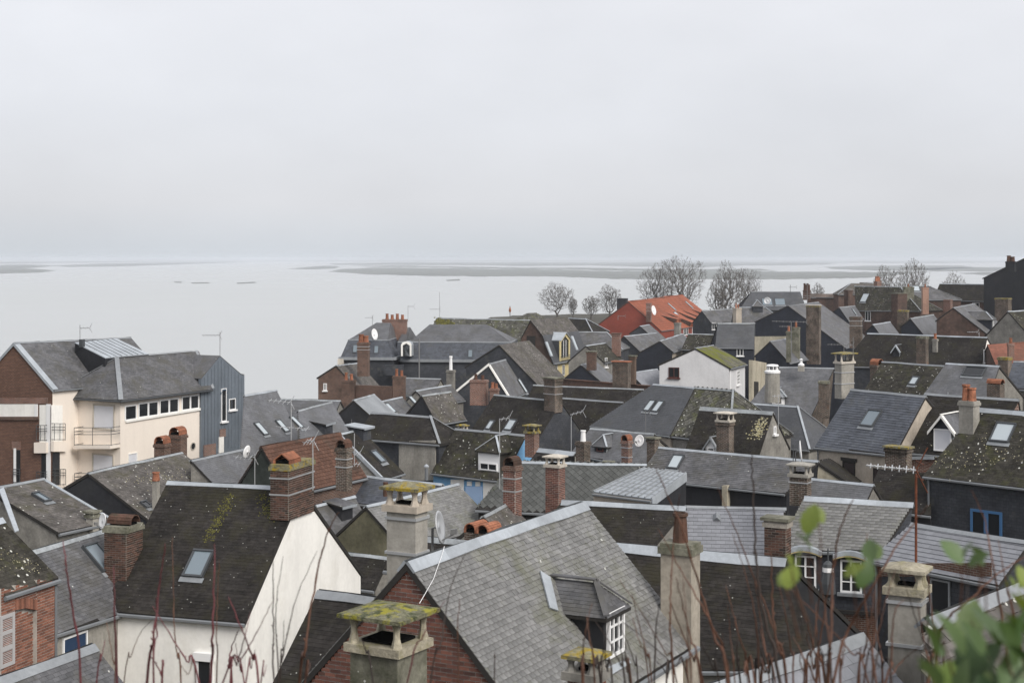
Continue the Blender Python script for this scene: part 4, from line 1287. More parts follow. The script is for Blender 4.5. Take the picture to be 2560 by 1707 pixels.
house('far_green', 'slate_roof_house', 'plain dark grey-green roof with two pale skylights near the bare trees', (1880, 729), (2000, 729), 330, EA=(1851, 772), EB=(2015, 772), pitch=45, roof='slate_new', wall='slate_wall', ridge='zinc_dull')
house('navy_big', 'slate_roof_house', 'big navy gable with tall brick chimney up its wall', (1970, 764), (2046, 755), 220, E=(2112, 868), Eb=(1889, 803), solve='A', dB=236, roof='slate_mid', wall='navy_wall', gable='navy_wall', ridge='zinc_dull')
house('navy_block', 'slate_roof_house', 'square dark roof over a navy wall left of the big navy gable', (1795, 808), (1886, 808), 186, EA=(1789, 866), EB=(1884, 867), pitch=50, roof='slate_new', wall='navy_wall')
house('navy_low', 'slate_roof_house', 'low navy gable in front of the beige wall', (1925, 853), (1972, 845), 172, E=(1972, 905), Eb=(1888, 888), solve='A', dB=180, roof='slate_smooth', wall='navy_wall', gable='navy_wall')
house('navy_far', 'slate_roof_house', 'narrow navy gable with steep grey slope left of the hipped brick house', (2098, 768), (2137, 764), 235, E=(2120, 800), Eb=(2084, 778), solve='A', dB=245, roof='slate_smooth', wall='navy_wall', gable='navy_wall')
house('brick_hip', 'brick_house', 'brown brick house with big green-grey hipped roof in the distance', (2137, 715), (2250, 717), 260, EA=(2142, 774), EB=(2262, 775), pitch=52, hipB=3.0, roof='slate_moss', wall='brick_far', gable='brick_far')
house('white_barge', 'brick_house', 'brick house with dark roof and white bargeboards at its right gable', (2350, 709), (2514, 711), 260, E=(2420, 750), pitch=47, roof='slate_dark', wall='brick_far', gable='brick_far', verge='white_paint', vw=.5, verge_ends='B')
house('grey_navy', 'slate_roof_house', 'light grey slope with dark navy gable in front of the brick chimney house', (2276, 796), (2333, 786), 190, E=(2314, 842), Eb=(2253, 815), solve='A', dB=200, roof='slate_smooth', wall='navy_wall', gable='navy_wall')
house('brown_gable', 'brick_house', 'dark red-brown gable house with slated dormer on its right slope', (2383, 769), (2436, 759), 180, E=(2470, 836), Eb=(2341, 800), solve='A', dB=191, roof='slate_mid', wall='slate_wall', gable='brick_far')
house('long_dark', 'slate_roof_house', 'long dark roof with white triangular gable end at its right', (2170, 833), (2467, 843), 150, EA=(2105, 912), EB=(2452, 918), pitch=46, roof='slate_dark', wall='slate_wall', gableB='white_paint')
house('moss_sky', 'slate_roof_house', 'dark mossy roof with small skylight behind the blue-grey slate roof', (2207, 904), (2359, 914), 115, EA=(2160, 978), EB=(2303, 992), pitch=44, roof='slate_moss', wall='stone_grey')
house('grey_break', 'slate_roof_house', 'plain grey roof with a raised hatch window near the right edge', (2367, 908), (2497, 915), 106, EA=(2308, 990), EB=(2468, 1000), pitch=40, roof='slate_smooth', wall='stone_grey')
house('edge_blue', 'slate_roof_house', 'bluish slate roof cut by the right edge behind the mossy roofs', (2536, 903), (2660, 908), 108, EA=(2515, 965), EB=(2640, 975), pitch=42, roof='slate_blue', wall='stone_grey')
house('edge_far', 'slate_roof_house', 'mossy brown slope at the right edge in the distance', (2520, 778), (2640, 772), 165, E=(2560, 850), pitch=45, roof='slate_moss', wall='stone_grey', dB=172)
house('edge_orange', 'clay_tile_house', 'low orange-red tiled roof at the right edge', (2470, 862), (2640, 850), 140, E=(2560, 905), pitch=35, roof='tile_faded', wall='brick_far', ridge='tile_faded', dB=140)
house('long_right', 'slate_roof_house', 'long weathered slate roof with skylight over a dark wall', (1650, 1118), (2044, 1152), 82, EA=(1600, 1188), EB=(1966, 1227), pitch=40, roof='slate_mid', wall='tar_wall', rag=.12, lift=.014)
house('fish', 'slate_roof_house', 'roof of large overlapping grey scale tiles behind two brick chimneys', (1288, 1154), (1614, 1162), 72, EA=(1196, 1266), EB=(1470, 1280), pitch=45, roof='scale_tile', wall='timber_dark', sw=.36, sh=.17, lift=.035, rag=.12, pieces=True, piece='scale_tile', diamond=True)
house('brown_long', 'slate_roof_house', 'brown mossy roof with lichen specks and zinc ridge right of the brick chimneys', (1408, 1251), (1712, 1266), 62.5, EA=(1330, 1372), EB=(1610, 1390), pitch=44, roof='slate_dark', wall='stone_grey', rw=.24)
house('pale_slate', 'slate_roof_house', 'pale wet-looking slate roof with even courses and a small vent', (1715, 1266), (1962, 1271), 62, EA=(1606, 1364), EB=(1912, 1384), pitch=38, roof='slate_wet', wall='slate_wall', sw=.36, sh=.2, lift=.026, rag=.03, pieces=True)
house('black_low', 'slate_roof_house', 'big blackened roof with white lichen and zinc ridge behind the tall concrete chimney', (1540, 1358), (1962, 1396), 45, EA=(1640, 1660), EB=(2060, 1660), pitch=50, roof='slate_dark', wall='stone_grey', rw=.3, gableB='tar_wall')
house('arch_win', 'slate_roof_house', 'grey slate house with two arched-hood white windows', (2015, 1241), (2280, 1257), 58, EA=(1950, 1366), EB=(2208, 1368), pitch=46, roof='slate_pale', wall='slate_wall', sw=.3, sh=.13, rag=.12, rw=.22, pieces=True, lift=.018)
house('right_long', 'slate_roof_house', 'long slate roof sloping to the right edge above a slate and brick wall', (2283, 1309), (2570, 1355), 52, EA=(2185, 1391), EB=(2500, 1452), pitch=38, roof='slate_wet', wall='slate_wall', sw=.34, sh=.19, lift=.026, rag=.04, pieces=True)
house('strip_right', 'slate_roof_house', 'narrow slate roof strip under the beige wall on the right', (2030, 1196), (2182, 1211), 70, E=(2100, 1262), pitch=40, roof='slate_smooth', wall='stone_grey')
house('lean_dark', 'slate_roof_house', 'plain black-brown roof beside the slate-hung wall on the right', (2200, 1172), (2325, 1183), 71.5, EA=(2160, 1262), EB=(2325, 1280), pitch=42, roof='slate_dark', wall='tar_wall', ridge=None)
house('br_front', 'slate_roof_house', 'pale large-slate roof with wide zinc ridge in the lower right', (1775, 1714), (2150, 1584), 20, E=(2350, 1790), pitch=42, side='R', roof='slate_wet', wall='stone_grey', sw=.3, sh=.2, lift=.012, rag=.06, pieces=True, rw=.22)
house('br_edge', 'slate_roof_house', 'pinkish weathered stone-tiled roof behind leaves in the lower right corner', (2318, 1548), (2600, 1438), 21, pitch=42, side='R', roof='slate_brown', wall='stone_grey', sw=.32, sh=.2, lift=.02, rag=.2, rw=.2, EA=(2318, 1830), EB=(2640, 1700), mono=True)

for r in REPORT: print(*r)
# ------------------------------------------------------------------ smaller roofs between the larger ones
house('s_gable', 'slate_roof_house', 'tiny dark gable just in front of the red gable wall', (1600, 815), (1624, 811), 225, E=(1640, 850), Eb=(1575, 832), solve='A', dB=232, roof='slate_mid', wall='slate_wall', gable='slate_wall')
house('s_flat', 'slate_roof_house', 'grey lichened low roof with white hip left of the brick chimney stack', (1440, 829), (1516, 830), 200, E=(1480, 872), pitch=42, hipB=2.5, roof='slate_mid', wall='slate_wall')
house('s_mid', 'slate_roof_house', 'small grey roof in front of the red gable wall', (1560, 840), (1640, 832), 205, E=(1600, 880), pitch=40, side='R', dB=214, roof='slate_mid', wall='slate_wall')
house('s_moss', 'slate_roof_house', 'olive mossy slope above a white window near the yellow dormer', (1465, 864), (1512, 857), 176, E=(1548, 896), pitch=40, side='R', dB=183, roof='slate_moss', wall='stone_grey')
house('s_navy', 'slate_roof_house', 'dark triangular gable with smooth grey slope above the brick garden wall', (1452, 911), (1490, 904), 150, E=(1503, 954), Eb=(1408, 947), solve='A', dB=157, roof='slate_smooth', wall='slate_wall', gable='navy_wall', ridge='zinc_dull')
house('s_pale', 'slate_roof_house', 'very pale grey roof at the foot of the white house gable', (1575, 932), (1642, 922), 142, E=(1648, 966), pitch=40, side='R', roof='slate_wet', wall='slate_wall')
house('s_dark', 'slate_roof_house', 'dark mossy roof right of the small navy gable', (1722, 834), (1792, 836), 192, E=(1750, 872), pitch=42, roof='slate_moss', wall='slate_wall')
house('s_far_a', 'slate_roof_house', 'far low grey roof right of the red roof, with whitish chimney', (1755, 777), (1832, 771), 262, E=(1800, 806), pitch=40, dB=266, roof='slate_mid', wall='slate_wall')
house('s_far_b', 'slate_roof_house', 'far grey roof below the plain grey-green roof', (1835, 768), (1912, 768), 255, E=(1870, 806), pitch=42, hipB=3, roof='slate_mid', wall='slate_wall')
house('s_brickfar', 'brick_house', 'far red brick building with tall chimney pots by the water', (2022, 734), (2118, 735), 310, E=(2060, 742), pitch=30, roof='brick_far', wall='brick_far', ridge=None)
house('s_hipfar', 'slate_roof_house', 'far hipped roof with white hips between two brick chimneys', (2275, 714), (2318, 714), 255, E=(2300, 748), pitch=45, hipB=5, roof='slate_mid', wall='brick_far')
house('s_behind', 'slate_roof_house', 'far grey roof edged with red brick behind the hipped brick house', (2128, 708), (2210, 706), 300, E=(2160, 735), pitch=42, hipA=3, dB=300, roof='slate_brown', wall='brick_far')
house('s_lowgrey', 'slate_roof_house', 'low grey slope with small blue-black gable above the long dark roof', (2182, 811), (2225, 804), 172, E=(2205, 842), Eb=(2165, 828), solve='A', dB=180, roof='slate_smooth', wall='navy_wall', gable='navy_wall')
house('s_zincedge', 'slate_roof_house', 'small dark roof with bright zinc edge behind the capped brick chimney', (1350, 1121), (1437, 1131), 84, E=(1390, 1172), pitch=38, roof='slate_dark', wall='stone_grey', rw=.34)
house('s_dormer', 'slate_roof_house', 'smooth grey roof with pointed zinc dormer and white dish', (1478, 1070), (1634, 1084), 96, EA=(1432, 1128), EB=(1612, 1165), pitch=40, roof='slate_smooth', wall='stone_grey')
house('s_brown', 'slate_roof_house', 'brown slope leaning against the two tall brick chimneys', (1208, 1290), (1268, 1257), 60, E=(1300, 1330), pitch=40, side='R', roof='slate_brown', wall='stone_grey')
house('s_ridge', 'slate_roof_house', 'dark roof with zinc ridge hidden behind the front house ridge', (1000, 1337), (1168, 1352), 48, E=(1060, 1420), pitch=45, roof='slate_dark', wall='stone_grey', rw=.2)
house('s_court', 'slate_roof_house', 'small brown lean-to roof with zinc edges beside the white gable', (878, 1404), (922, 1388), 61, E=(945, 1450), pitch=30, side='R', roof='slate_brown', wall='brick_brown', verge='zinc', verge_ends='B', over=.05)
house('s_slit', 'slate_roof_house', 'dark roof with thin zinc ridge below the olive gable', (858, 1380), (970, 1392), 61.5, E=(900, 1460), pitch=45, roof='slate_dark', wall='stone_grey', rw=.14)
house('s_beige', 'slate_roof_house', 'low beige rendered gable behind the capped chimney on the right', (2040, 1152), (2075, 1146), 78, E=(2120, 1205), Eb=(2008, 1190), solve='A', dB=82, roof='slate_dark', wall='beige_render', gable='beige_stain', ridge=None)
house('far_black', 'tar_black_building', 'tall black slate-hung building at the upper right edge', (2660, 598), (2720, 594), 230, E=(2459, 694), solve='A', dB=240, roof='slate_dark', wall='tar_wall', gable='tar_wall', cat='building')
house('hip_far', 'slate_roof_house', 'speckled grey hipped roof rising behind the red-brown brick gable', (1318, 783), (1340, 782), 205, E=(1340, 842), pitch=38, hipA=6, hipB=5, dB=207, roof='scale_moss', wall='brick_far', ridge=None)

# ------------------------------------------------------------------ apartment building
ap = house('apart', 'apartment_building', 'cream apartment building with brick gable wing and blue metal gable', (36, 857), (326, 844), 106, E=(132, 970), solve='A', dB=118,
           roof='slate_mid', wall='cream', gable='brick_apart', verge='zinc', vw=.5, verge_ends='A', cat='building', ridge='zinc_dull')
def build_apartment():
    T = ap.T; base = ap.base
    c0 = P(302, 1000, 105)
    r = Vector((.45, .893, 0)).normalized(); l = Vector((-r.y, r.x, 0))
    ze = c0.z
    def Q(s, t, z=0.0): return c0 + r * s + l * t + Z * z
    S, Tt = 9.9, 5.9
    # walls of the cream wing
    def down(p): return Vector((p.x, p.y, base))
    m = MB()
    k = .35
    a0, a1, a2 = Q(k, k, -.12), Q(S, k, -.12), Q(k, Tt, -.12)
    m.face(down(a0), down(a1), a1, a0); m.face(down(a2), down(a0), a0, a2)
    m.build('wall', 'cream', T)
    # hipped roof
    R0 = hit(292, 895, Q(0, 3.0), l); R1 = hit(480, 878, Q(0, 3.0), l)
    R1.z = R0.z
    e0, e1, e2 = Q(-.1, -.1), Q(S + .1, -.1), Q(-.1, Tt + .6)
    e3 = Q(S + .1, Tt + .6)
    dk = MB()
    polys = [[e0, e1, R1 + r * .8, R0], [e2, e0, R0], [e3, e2, R0, R1 + r * .8]]
    for p in polys: dk.prism(p, Z * -.12)
    ro = dk.build('wing_roof', 'timber_dark', T)
    for p in polys:
        nn = (p[1] - p[0]).cross(p[2] - p[0])
        if nn.z < 0: nn = -nn
        nn.normalize(); uu = Vector((-nn.y, nn.x, 0)).normalized(); vv = nn.cross(uu)
        if vv.z < 0: uu = -uu; vv = nn.cross(uu)
        slates([q + nn * .004 for q in p], uu, vv, nn, .26, .13, .014, 'slate_mid', ro)
    cap = MB(); up = Z * .05
    for a, b, w in ((R0, R1, .1), (R0, e0, .16), (R0, e2, .06), (R1 + r * .5, e1 + r * .1, .1)):
        sd = (b - a).cross(Z).normalized() * w
        cap.prism([a - sd + up, a + sd + up, b + sd + up, b - sd + up], Z * .03)
    cap.build('hip_cap', 'zinc_dull', ro)
    g = MB(); g.tube([e2 - Z * .1 - r * .05, e0 - Z * .1 - r * .05 - l * .05, e1 - Z * .1 - l * .05], .07, 6); g.build('gutter', 'metal_dark', T)
    # blue standing-seam gable
    pl = Q(0, .2); nb = -l
    pts = [(502, 1190), (612, 1170), (611, 938), (602, 936), (550, 891), (503, 948)]
    poly = [hit(x, y, pl, nb) for x, y in pts]
    bg = MB().prism(poly, l * .25).build('blue_gable', 'zinc_blue', T)
    u = face_axes(nb)
    sm = MB()
    x = 511
    while x < 606:
        top = 948 + (891 - 948) * (x - 503) / 47 if x < 550 else 891 + (936 - 891) * (x - 550) / 52
        p0 = hit(x, top + 4, pl, nb); p1 = hit(x, 1120, pl, nb)
        sm.prism([p0 + u * .015, p0 - u * .015, p1 - u * .015, p1 + u * .015], nb * .035)
        x += 8.5
    sm.build('seam', 'zinc_blue', bg, kind='stuff')
    cp = MB()
    for (a, b) in ((5, 4), (4, 3), (3, 2)):
        cp.prism([poly[a] + Z * .02, poly[b] + Z * .02, poly[b] + Z * .02 + l * 3, poly[a] + Z * .02 + l * 3], Z * .05)
    cp.build('gable_roof', 'slate_mid', T)
    W = (T, pl, nb)
    ph = (T, Q(0, k), nb); pf = (T, Q(k, 0), -r)
    o = window((T, pl + nb * .02, nb), None, 559, 1012, .62, 2.5, 'white_gloss', 'pane_dark', 1, 1, 'white_gloss')
    # arched head and rail of the tall window
    q = hit(559, 985, pl, nb)
    ar = MB()
    for i in range(8):
        a0_, a1_ = math.pi * i / 8, math.pi * (i + 1) / 8
        for rr in (.31,):
            p0 = q + u * rr * math.cos(a0_) + Z * (rr * math.sin(a0_) + .0); p1 = q + u * rr * math.cos(a1_) + Z * rr * math.sin(a1_)
            ar.prism([p0, p1, p1 * 1 + (p1 - q).normalized() * .08, p0 + (p0 - q).normalized() * .08], nb * .08)
    ar.build('arch', 'metal_blue', o)
    window((T, pl, nb), None, 580, 1010, .8, .85, 'white_gloss', 'pane_dark', 1, 1, 'white_gloss')
    MB().box(hit(556, 1082, pl, nb) + nb * .02, u, Z, nb, .35, .3, .04).build('brick_panel', 'brick_red', T)
    MB().box(hit(552, 1118, pl, nb) + nb * .03, u, Z, nb, .28, .8, .05).build('downpipe_box', 'white_paint', T)
    MB().box(hit(523, 1127, pl, nb) + nb * .03, u, Z, nb, .7, .5, .06).build('brick_pier', 'brick_red', T)
    # strip of windows under the eave
    for x, y, w, nx in ((326, 1031, 1.25, 1), (370, 1023, 2.15, 2), (422, 1015, 2.15, 2), (475, 1006, 2.0, 2)):
        window(ph, None, x, y, w, 1.08, 'white_gloss', 'pane_dark', nx, 1, None, fr=.1, bar=.1)
    s0, s1 = hit(313, 1056, Q(0, k), nb), hit(505, 1024, Q(0, k), nb)
    MB().prism([s0, s1, s1 + Z * .16, s0 + Z * .16], nb * .12).build('sill_band', 'white_paint', T)
    for x in (303, 349, 397, 448, 495):
        q = hit(x, 1000 - (x - 303) * .118, Q(0, k), nb)
        MB().box(q + nb * .14 - Z * .1, u, nb, Z, .22, .14, .02).build('lamp_bracket', 'metal_dark', T)
    # round window, small roller window
    q = hit(482, 1115, Q(0, k), nb)
    rw_ = MB()
    for i in range(16):
        a0_, a1_ = 2 * math.pi * i / 16, 2 * math.pi * (i + 1) / 16
        p0 = q + (u * math.cos(a0_) + Z * math.sin(a0_)) * .3; p1 = q + (u * math.cos(a1_) + Z * math.sin(a1_)) * .3
        rw_.prism([p0, p1, q + (p1 - q) * .78, q + (p0 - q) * .78], nb * .05)
    o = rw_.build('round_window', 'concrete_pale', T)
    dm = MB(); dm.face(*[q + nb * .02 + (u * math.cos(i * .3927) + Z * math.sin(i * .3927)) * .24 for i in range(16)]); dm.build('pane', 'pane_dark', o)
    window(ph, None, 331, 1148, .95, .9, 'white_paint', 'roller', 1, 1, None)
    # roller shutters and balconies on the left-facing wall
    ul = face_axes(-r)
    for (x, y, w, hh) in ((260, 1042, 1.95, 1.75), (258, 1158, 1.95, 1.35)):
        window(pf, None, x, y, w, hh, 'concrete_pale', 'roller', 1, 1, None, fr=.1)
    def balcony(x0, x1, ytop, ybot, plane_p, n, dep, cols=5, slab=True, glass=False):
        p0, p1 = hit(x0, ybot, plane_p, n), hit(x1, ybot, plane_p, n)
        hgt = hit(x0, ytop, plane_p, n).z - p0.z
        m = MB()
        f0, f1 = p0 + n * dep, p1 + n * dep
        for a, b in ((f0, f1), (p0, f0), (p1, f1)):
            for zz in (hgt, hgt * .78, hgt * .62, 0.05):
                m.tube([a + Z * zz, b + Z * zz], .022, 5)
        for i in range(cols):
            q_ = f0.lerp(f1, i / (cols - 1)); m.tube([q_, q_ + Z * hgt], .022, 5)
        o = m.build('balcony_rail', 'metal_dark', T)
        if glass: g_ = MB().prism([f0 + Z * .1, f1 + Z * .1, f1 + Z * hgt * .58, f0 + Z * hgt * .58], n * .012); g_.build('glass_panel', 'white_grey', o)
        if slab: MB().prism([p0 - Z * .22, p1 - Z * .22, f1 - Z * .22 + n * .1, f0 - Z * .22 + n * .1], Z * .22).build('balcony_slab', 'cream', T)
    balcony(208, 300, 1066, 1110, Q(k, 0), -r, .9, 3)
    balcony(204, 290, 1180, 1222, Q(k, 0), -r, .7, 3)
    # loggia at the corner of the brick wing
    pa, na = ap.planes['A']; pfr, nf = ap.planes['front']
    ua = face_axes(na)
    def panel(name, x0, x1, y0, y1, pp, nn, th, mat):
        q0, q1 = hit(x0, y1, pp, nn), hit(x1, y1, pp, nn); t0 = hit(x0, y0, pp, nn)
        hh = t0.z - q0.z
        return MB().prism([q0, q1, q1 + Z * hh, q0 + Z * hh], nn * th).build(name, mat, T)
    panel('soldier_course', -30, 120, 994, 1009, pa, na, .05, 'brick_red')
    panel('white_band', -30, 88, 1010, 1044, pa, na, .03, 'white_paint')
    panel('ledge', -30, 98, 1041, 1049, pa, na, .12, 'brick_brown')
    panel('loggia_wall', 99, 121, 1012, 1112, pa, na, .02, 'white_paint')
    panel('loggia_column', 88, 95, 1010, 1046, pa, na, .08, 'white_gloss')
    panel('loggia_column', 117, 127, 1010, 1240, pa, na, .07, 'white_gloss')
    panel('loggia_base', 92, 122, 1105, 1131, pa, na, .3, 'cream')
    panel('loggia_window', 104, 118, 1132, 1205, pa, na, .03, 'pane_dark')
    panel('loggia_window', 36, 51, 1124, 1205, pa, na, .03, 'pane_dark')
    panel('window_jamb', 35, 41, 1120, 1210, pa, na, .05, 'white_gloss')
    panel('lintel', 30, 52, 1103, 1124, pa, na, .04, 'brick_red')
    balcony(98, 119, 1062, 1101, pa, na, .3, 3, False)
    balcony(36, 52, 1172, 1206, pa, na, .12, 2, False)
    balcony(98, 119, 1178, 1210, pa, na, .3, 3, False)
    panel('loggia_wall', 128, 156, 1012, 1104, pfr, nf, .02, 'white_paint')
    panel('loggia_base', 127, 160, 1103, 1128, pfr, nf, .25, 'cream')
    panel('loggia_window', 131, 149, 1130, 1212, pfr, nf, .02, 'pane_dark')
    balcony(129, 156, 1058, 1100, pfr, nf, .25, 3, False)
    balcony(130, 157, 1172, 1212, pfr, nf, .25, 3, False)
    # zinc shed dormer on the brick wing's roof
    sp = math.radians(17)
    s20 = ap.n * math.cos(sp) - Z * math.sin(sp)
    N20 = ap.u.cross(s20).normalized()
    if N20.z < 0: N20 = -N20
    o_ = ap.a + Z * .12
    zq = [hit(x, y, o_, N20) for x, y in ((187, 858), (292, 848), (372, 886), (263, 896))]
    zr = MB().prism(zq, Z * .06).build('zinc_roof', 'zinc', T)
    sm = MB()
    for i in range(1, 8):
        t = i / 8
        a, b = zq[0].lerp(zq[1], t), zq[3].lerp(zq[2], t)
        w = (zq[1] - zq[0]).normalized() * .025
        sm.prism([a - w + Z * .06, a + w + Z * .06, b + w + Z * .06, b - w + Z * .06], Z * .05)
    sm.build('seam', 'zinc_dull', zr, kind='stuff')
    def to_roof(p): return p - Z * ((p - ap.a).dot(ap.N) / ap.N.z)
    ck = MB(); ck.face(zq[0], zq[3], to_roof(zq[3]) - Z * .1, to_roof(zq[0]) - Z * .1); ck.face(zq[3], zq[2], to_roof(zq[2]) - Z * .1, to_roof(zq[3]) - Z * .1)
    ck.build('dormer_cheek', 'tar_wall', T)
    q = P(205, 858, 110)
    MB().box(q, ap.uh, ap.n, Z, .15, .15, .28).build('vent', 'metal_dark', T)
build_apartment()

# ------------------------------------------------------------------ mansard building
def cover_poly(p, w, h, lift, mat, parent):
    nn = (p[1] - p[0]).cross(p[2] - p[0])
    if nn.dot(C0 - p[0]) < 0 and abs(nn.z) < .3 * nn.length: nn = -nn
    elif nn.z < 0: nn = -nn
    nn.normalize(); uu = Vector((-nn.y, nn.x, 0)).normalized(); vv = nn.cross(uu)
    if vv.z < 0: uu = -uu; vv = nn.cross(uu)
    slates([q + nn * .01 for q in p], uu, vv, nn, w, h, lift, mat, parent)

def mansard_block(T, c, u, w, dep, h1, in1, h2, in2a, in2b, wall, base, rmat='slate_blue'):
    """c = front-left eave corner, u along the front"""
    v = Vector((-u.y, u.x, 0))
    if v.y < 0: v = -v
    B0 = [c, c + u * w, c + u * w + v * dep, c + v * dep]
    B1 = [c + u * in1 + v * in1 + Z * h1, c + u * (w - in1) + v * in1 + Z * h1, c + u * (w - in1) + v * (dep - in1) + Z * h1, c + u * in1 + v * (dep - in1) + Z * h1]
    r0 = c + u * in2a + v * dep / 2 + Z * (h1 + h2); r1 = c + u * (w - in2b) + v * dep / 2 + Z * (h1 + h2)
    wl = MB()
    for i in range(4):
        j = (i + 1) % 4
        a, b = B0[i], B0[j]
        wl.face(Vector((a.x, a.y, base)), Vector((b.x, b.y, base)), b - Z * .25, a - Z * .25)
    wl.build('wall', wall, T)
    dk = MB()
    lo = []; 
    for i in range(4):
        j = (i + 1) % 4
        lo.append([B0[i], B0[j], B1[j], B1[i]])
    upp = [[B1[0], B1[1], r1, r0], [B1[1], B1[2], r1], [B1[2], B1[3], r0, r1], [B1[3], B1[0], r0]]
    for p in lo + upp: dk.face(*p)
    ro = dk.build('roof', 'timber_dark', T)
    for p in lo: cover_poly(p, .34, .2, .015, rmat, ro)
    for p in upp: cover_poly(p, .34, .2, .015, 'slate_smooth', ro)
    cn = MB()
    for i in range(4):
        j = (i + 1) % 4
        o1 = (B0[i] + B0[j]) * .5 - (c + u * w / 2 + v * dep / 2); o1.z = 0; o1.normalize()
        cn.prism([B0[i] - Z * .3, B0[j] - Z * .3, B0[j] + Z * .02, B0[i] + Z * .02], o1 * .3)
    cn.build('cornice', 'zinc_dull', T)
    tr = MB()
    for i in range(4):
        j = (i + 1) % 4
        tr.tube([B1[i], B1[j]], .09, 5)
    tr.build('roof_break_moulding', 'zinc_dull', T)
    n = -v
    return B0, B1, n

def build_mansard():
    cl = P(852, 893, 180)
    T = thing('mansard_building', 'large dark blue slate mansard building with white arched dormer', 'building', Vector((cl.x + 10, cl.y + 5, 2.0)))
    u = Vector((1, -.10, 0)).normalized()
    base = 2.0
    B0, B1, n = mansard_block(T, cl, u, 6.3, 9.5, 2.0, .75, 1.9, 3.4, 1.2, 'slate_wall', base)
    c2 = P(1006, 898, 181)
    mansard_block(T, c2, u, 13.6, 9.0, 2.0, .7, 1.95, 2.6, 4.0, 'slate_wall', base)
    # recess between the wings
    q0 = P(983, 897, 183)
    mansard_block(T, q0 + u * .2, u, 1.6, 9.0, 2.0, .3, 1.6, .5, .5, 'slate_wall', base)
    MB().box(P(853, 905, 180) - Z * .3, u, n, Z, .35, .4, .7).build('corner_console', 'concrete_pale', T)
    # skylights
    def sky(x, y, w, h, B):
        p0, p1, p2 = B
        N = (p1 - p0).cross(p2 - p0).normalized()
        if N.y > 0: N = -N
        q = hit(x, y, p0, N); uu = (p1 - p0).normalized(); vv = N.cross(uu)
        o = MB().box(q + N * .06, uu, vv, N, w / 2, h / 2, .05).build('skylight', 'metal_dark', T)
        MB().box(q + N * .1, uu, vv, N, w / 2 - .06, h / 2 - .06, .02).build('pane', 'pane', o)
    for x, y in ((888, 872), (941, 874)):
        sky(x, y, .55, .95, (B0[0], B0[1], B1[1]))
    c2e = c2 + u * .7 + Vector((0, .7, 2.0))
    for x in (1176,):
        sky(x, 884, .55, .95, (c2, c2 + u * 13.6, c2 + u * 12.9 + Vector((0, .7, 0)) + Z * 2.0))
    # white arched dormer
    q = P(1016, 890, 179.6)
    m = MB(); 
    pts = [(-.62, 0), (-.62, 1.35), (-.45, 1.62), (0, 1.75), (.45, 1.62), (.62, 1.35), (.62, 0), (.42, 0), (.42, 1.25), (0, 1.5), (-.42, 1.25), (-.42, 0)]
    P3 = [q + u * x + Z * z for x, z in pts]
    for i in range(6):
        a, b = P3[i], P3[i + 1]
        c_, d_ = P3[11 - i], P3[10 - i] if i < 5 else P3[7]
        m.prism([a, b, d_, c_], n * .14)
    dm = m.build('dormer', 'white_paint', T)
    MB().prism([q - u * .45, q + u * .45, q + u * .45 + Z * 1.3, q + Z * 1.55, q - u * .45 + Z * 1.3], -n * .1).build('pane', 'pane_dark', dm)
    bd = MB().prism([P3[0], P3[1], P3[2], P3[3], P3[4], P3[5], P3[6]], -n * 1.4); bd.build('dormer_roof', 'zinc', T)
    # white pavilion gable piece in front of the recess
    qq = P(985, 925, 178)
    MB().box(qq, u, n, Z, 1.1, .3, .6).build('rear_extension', 'slate_wall', T)
    return T
MANS = build_mansard()

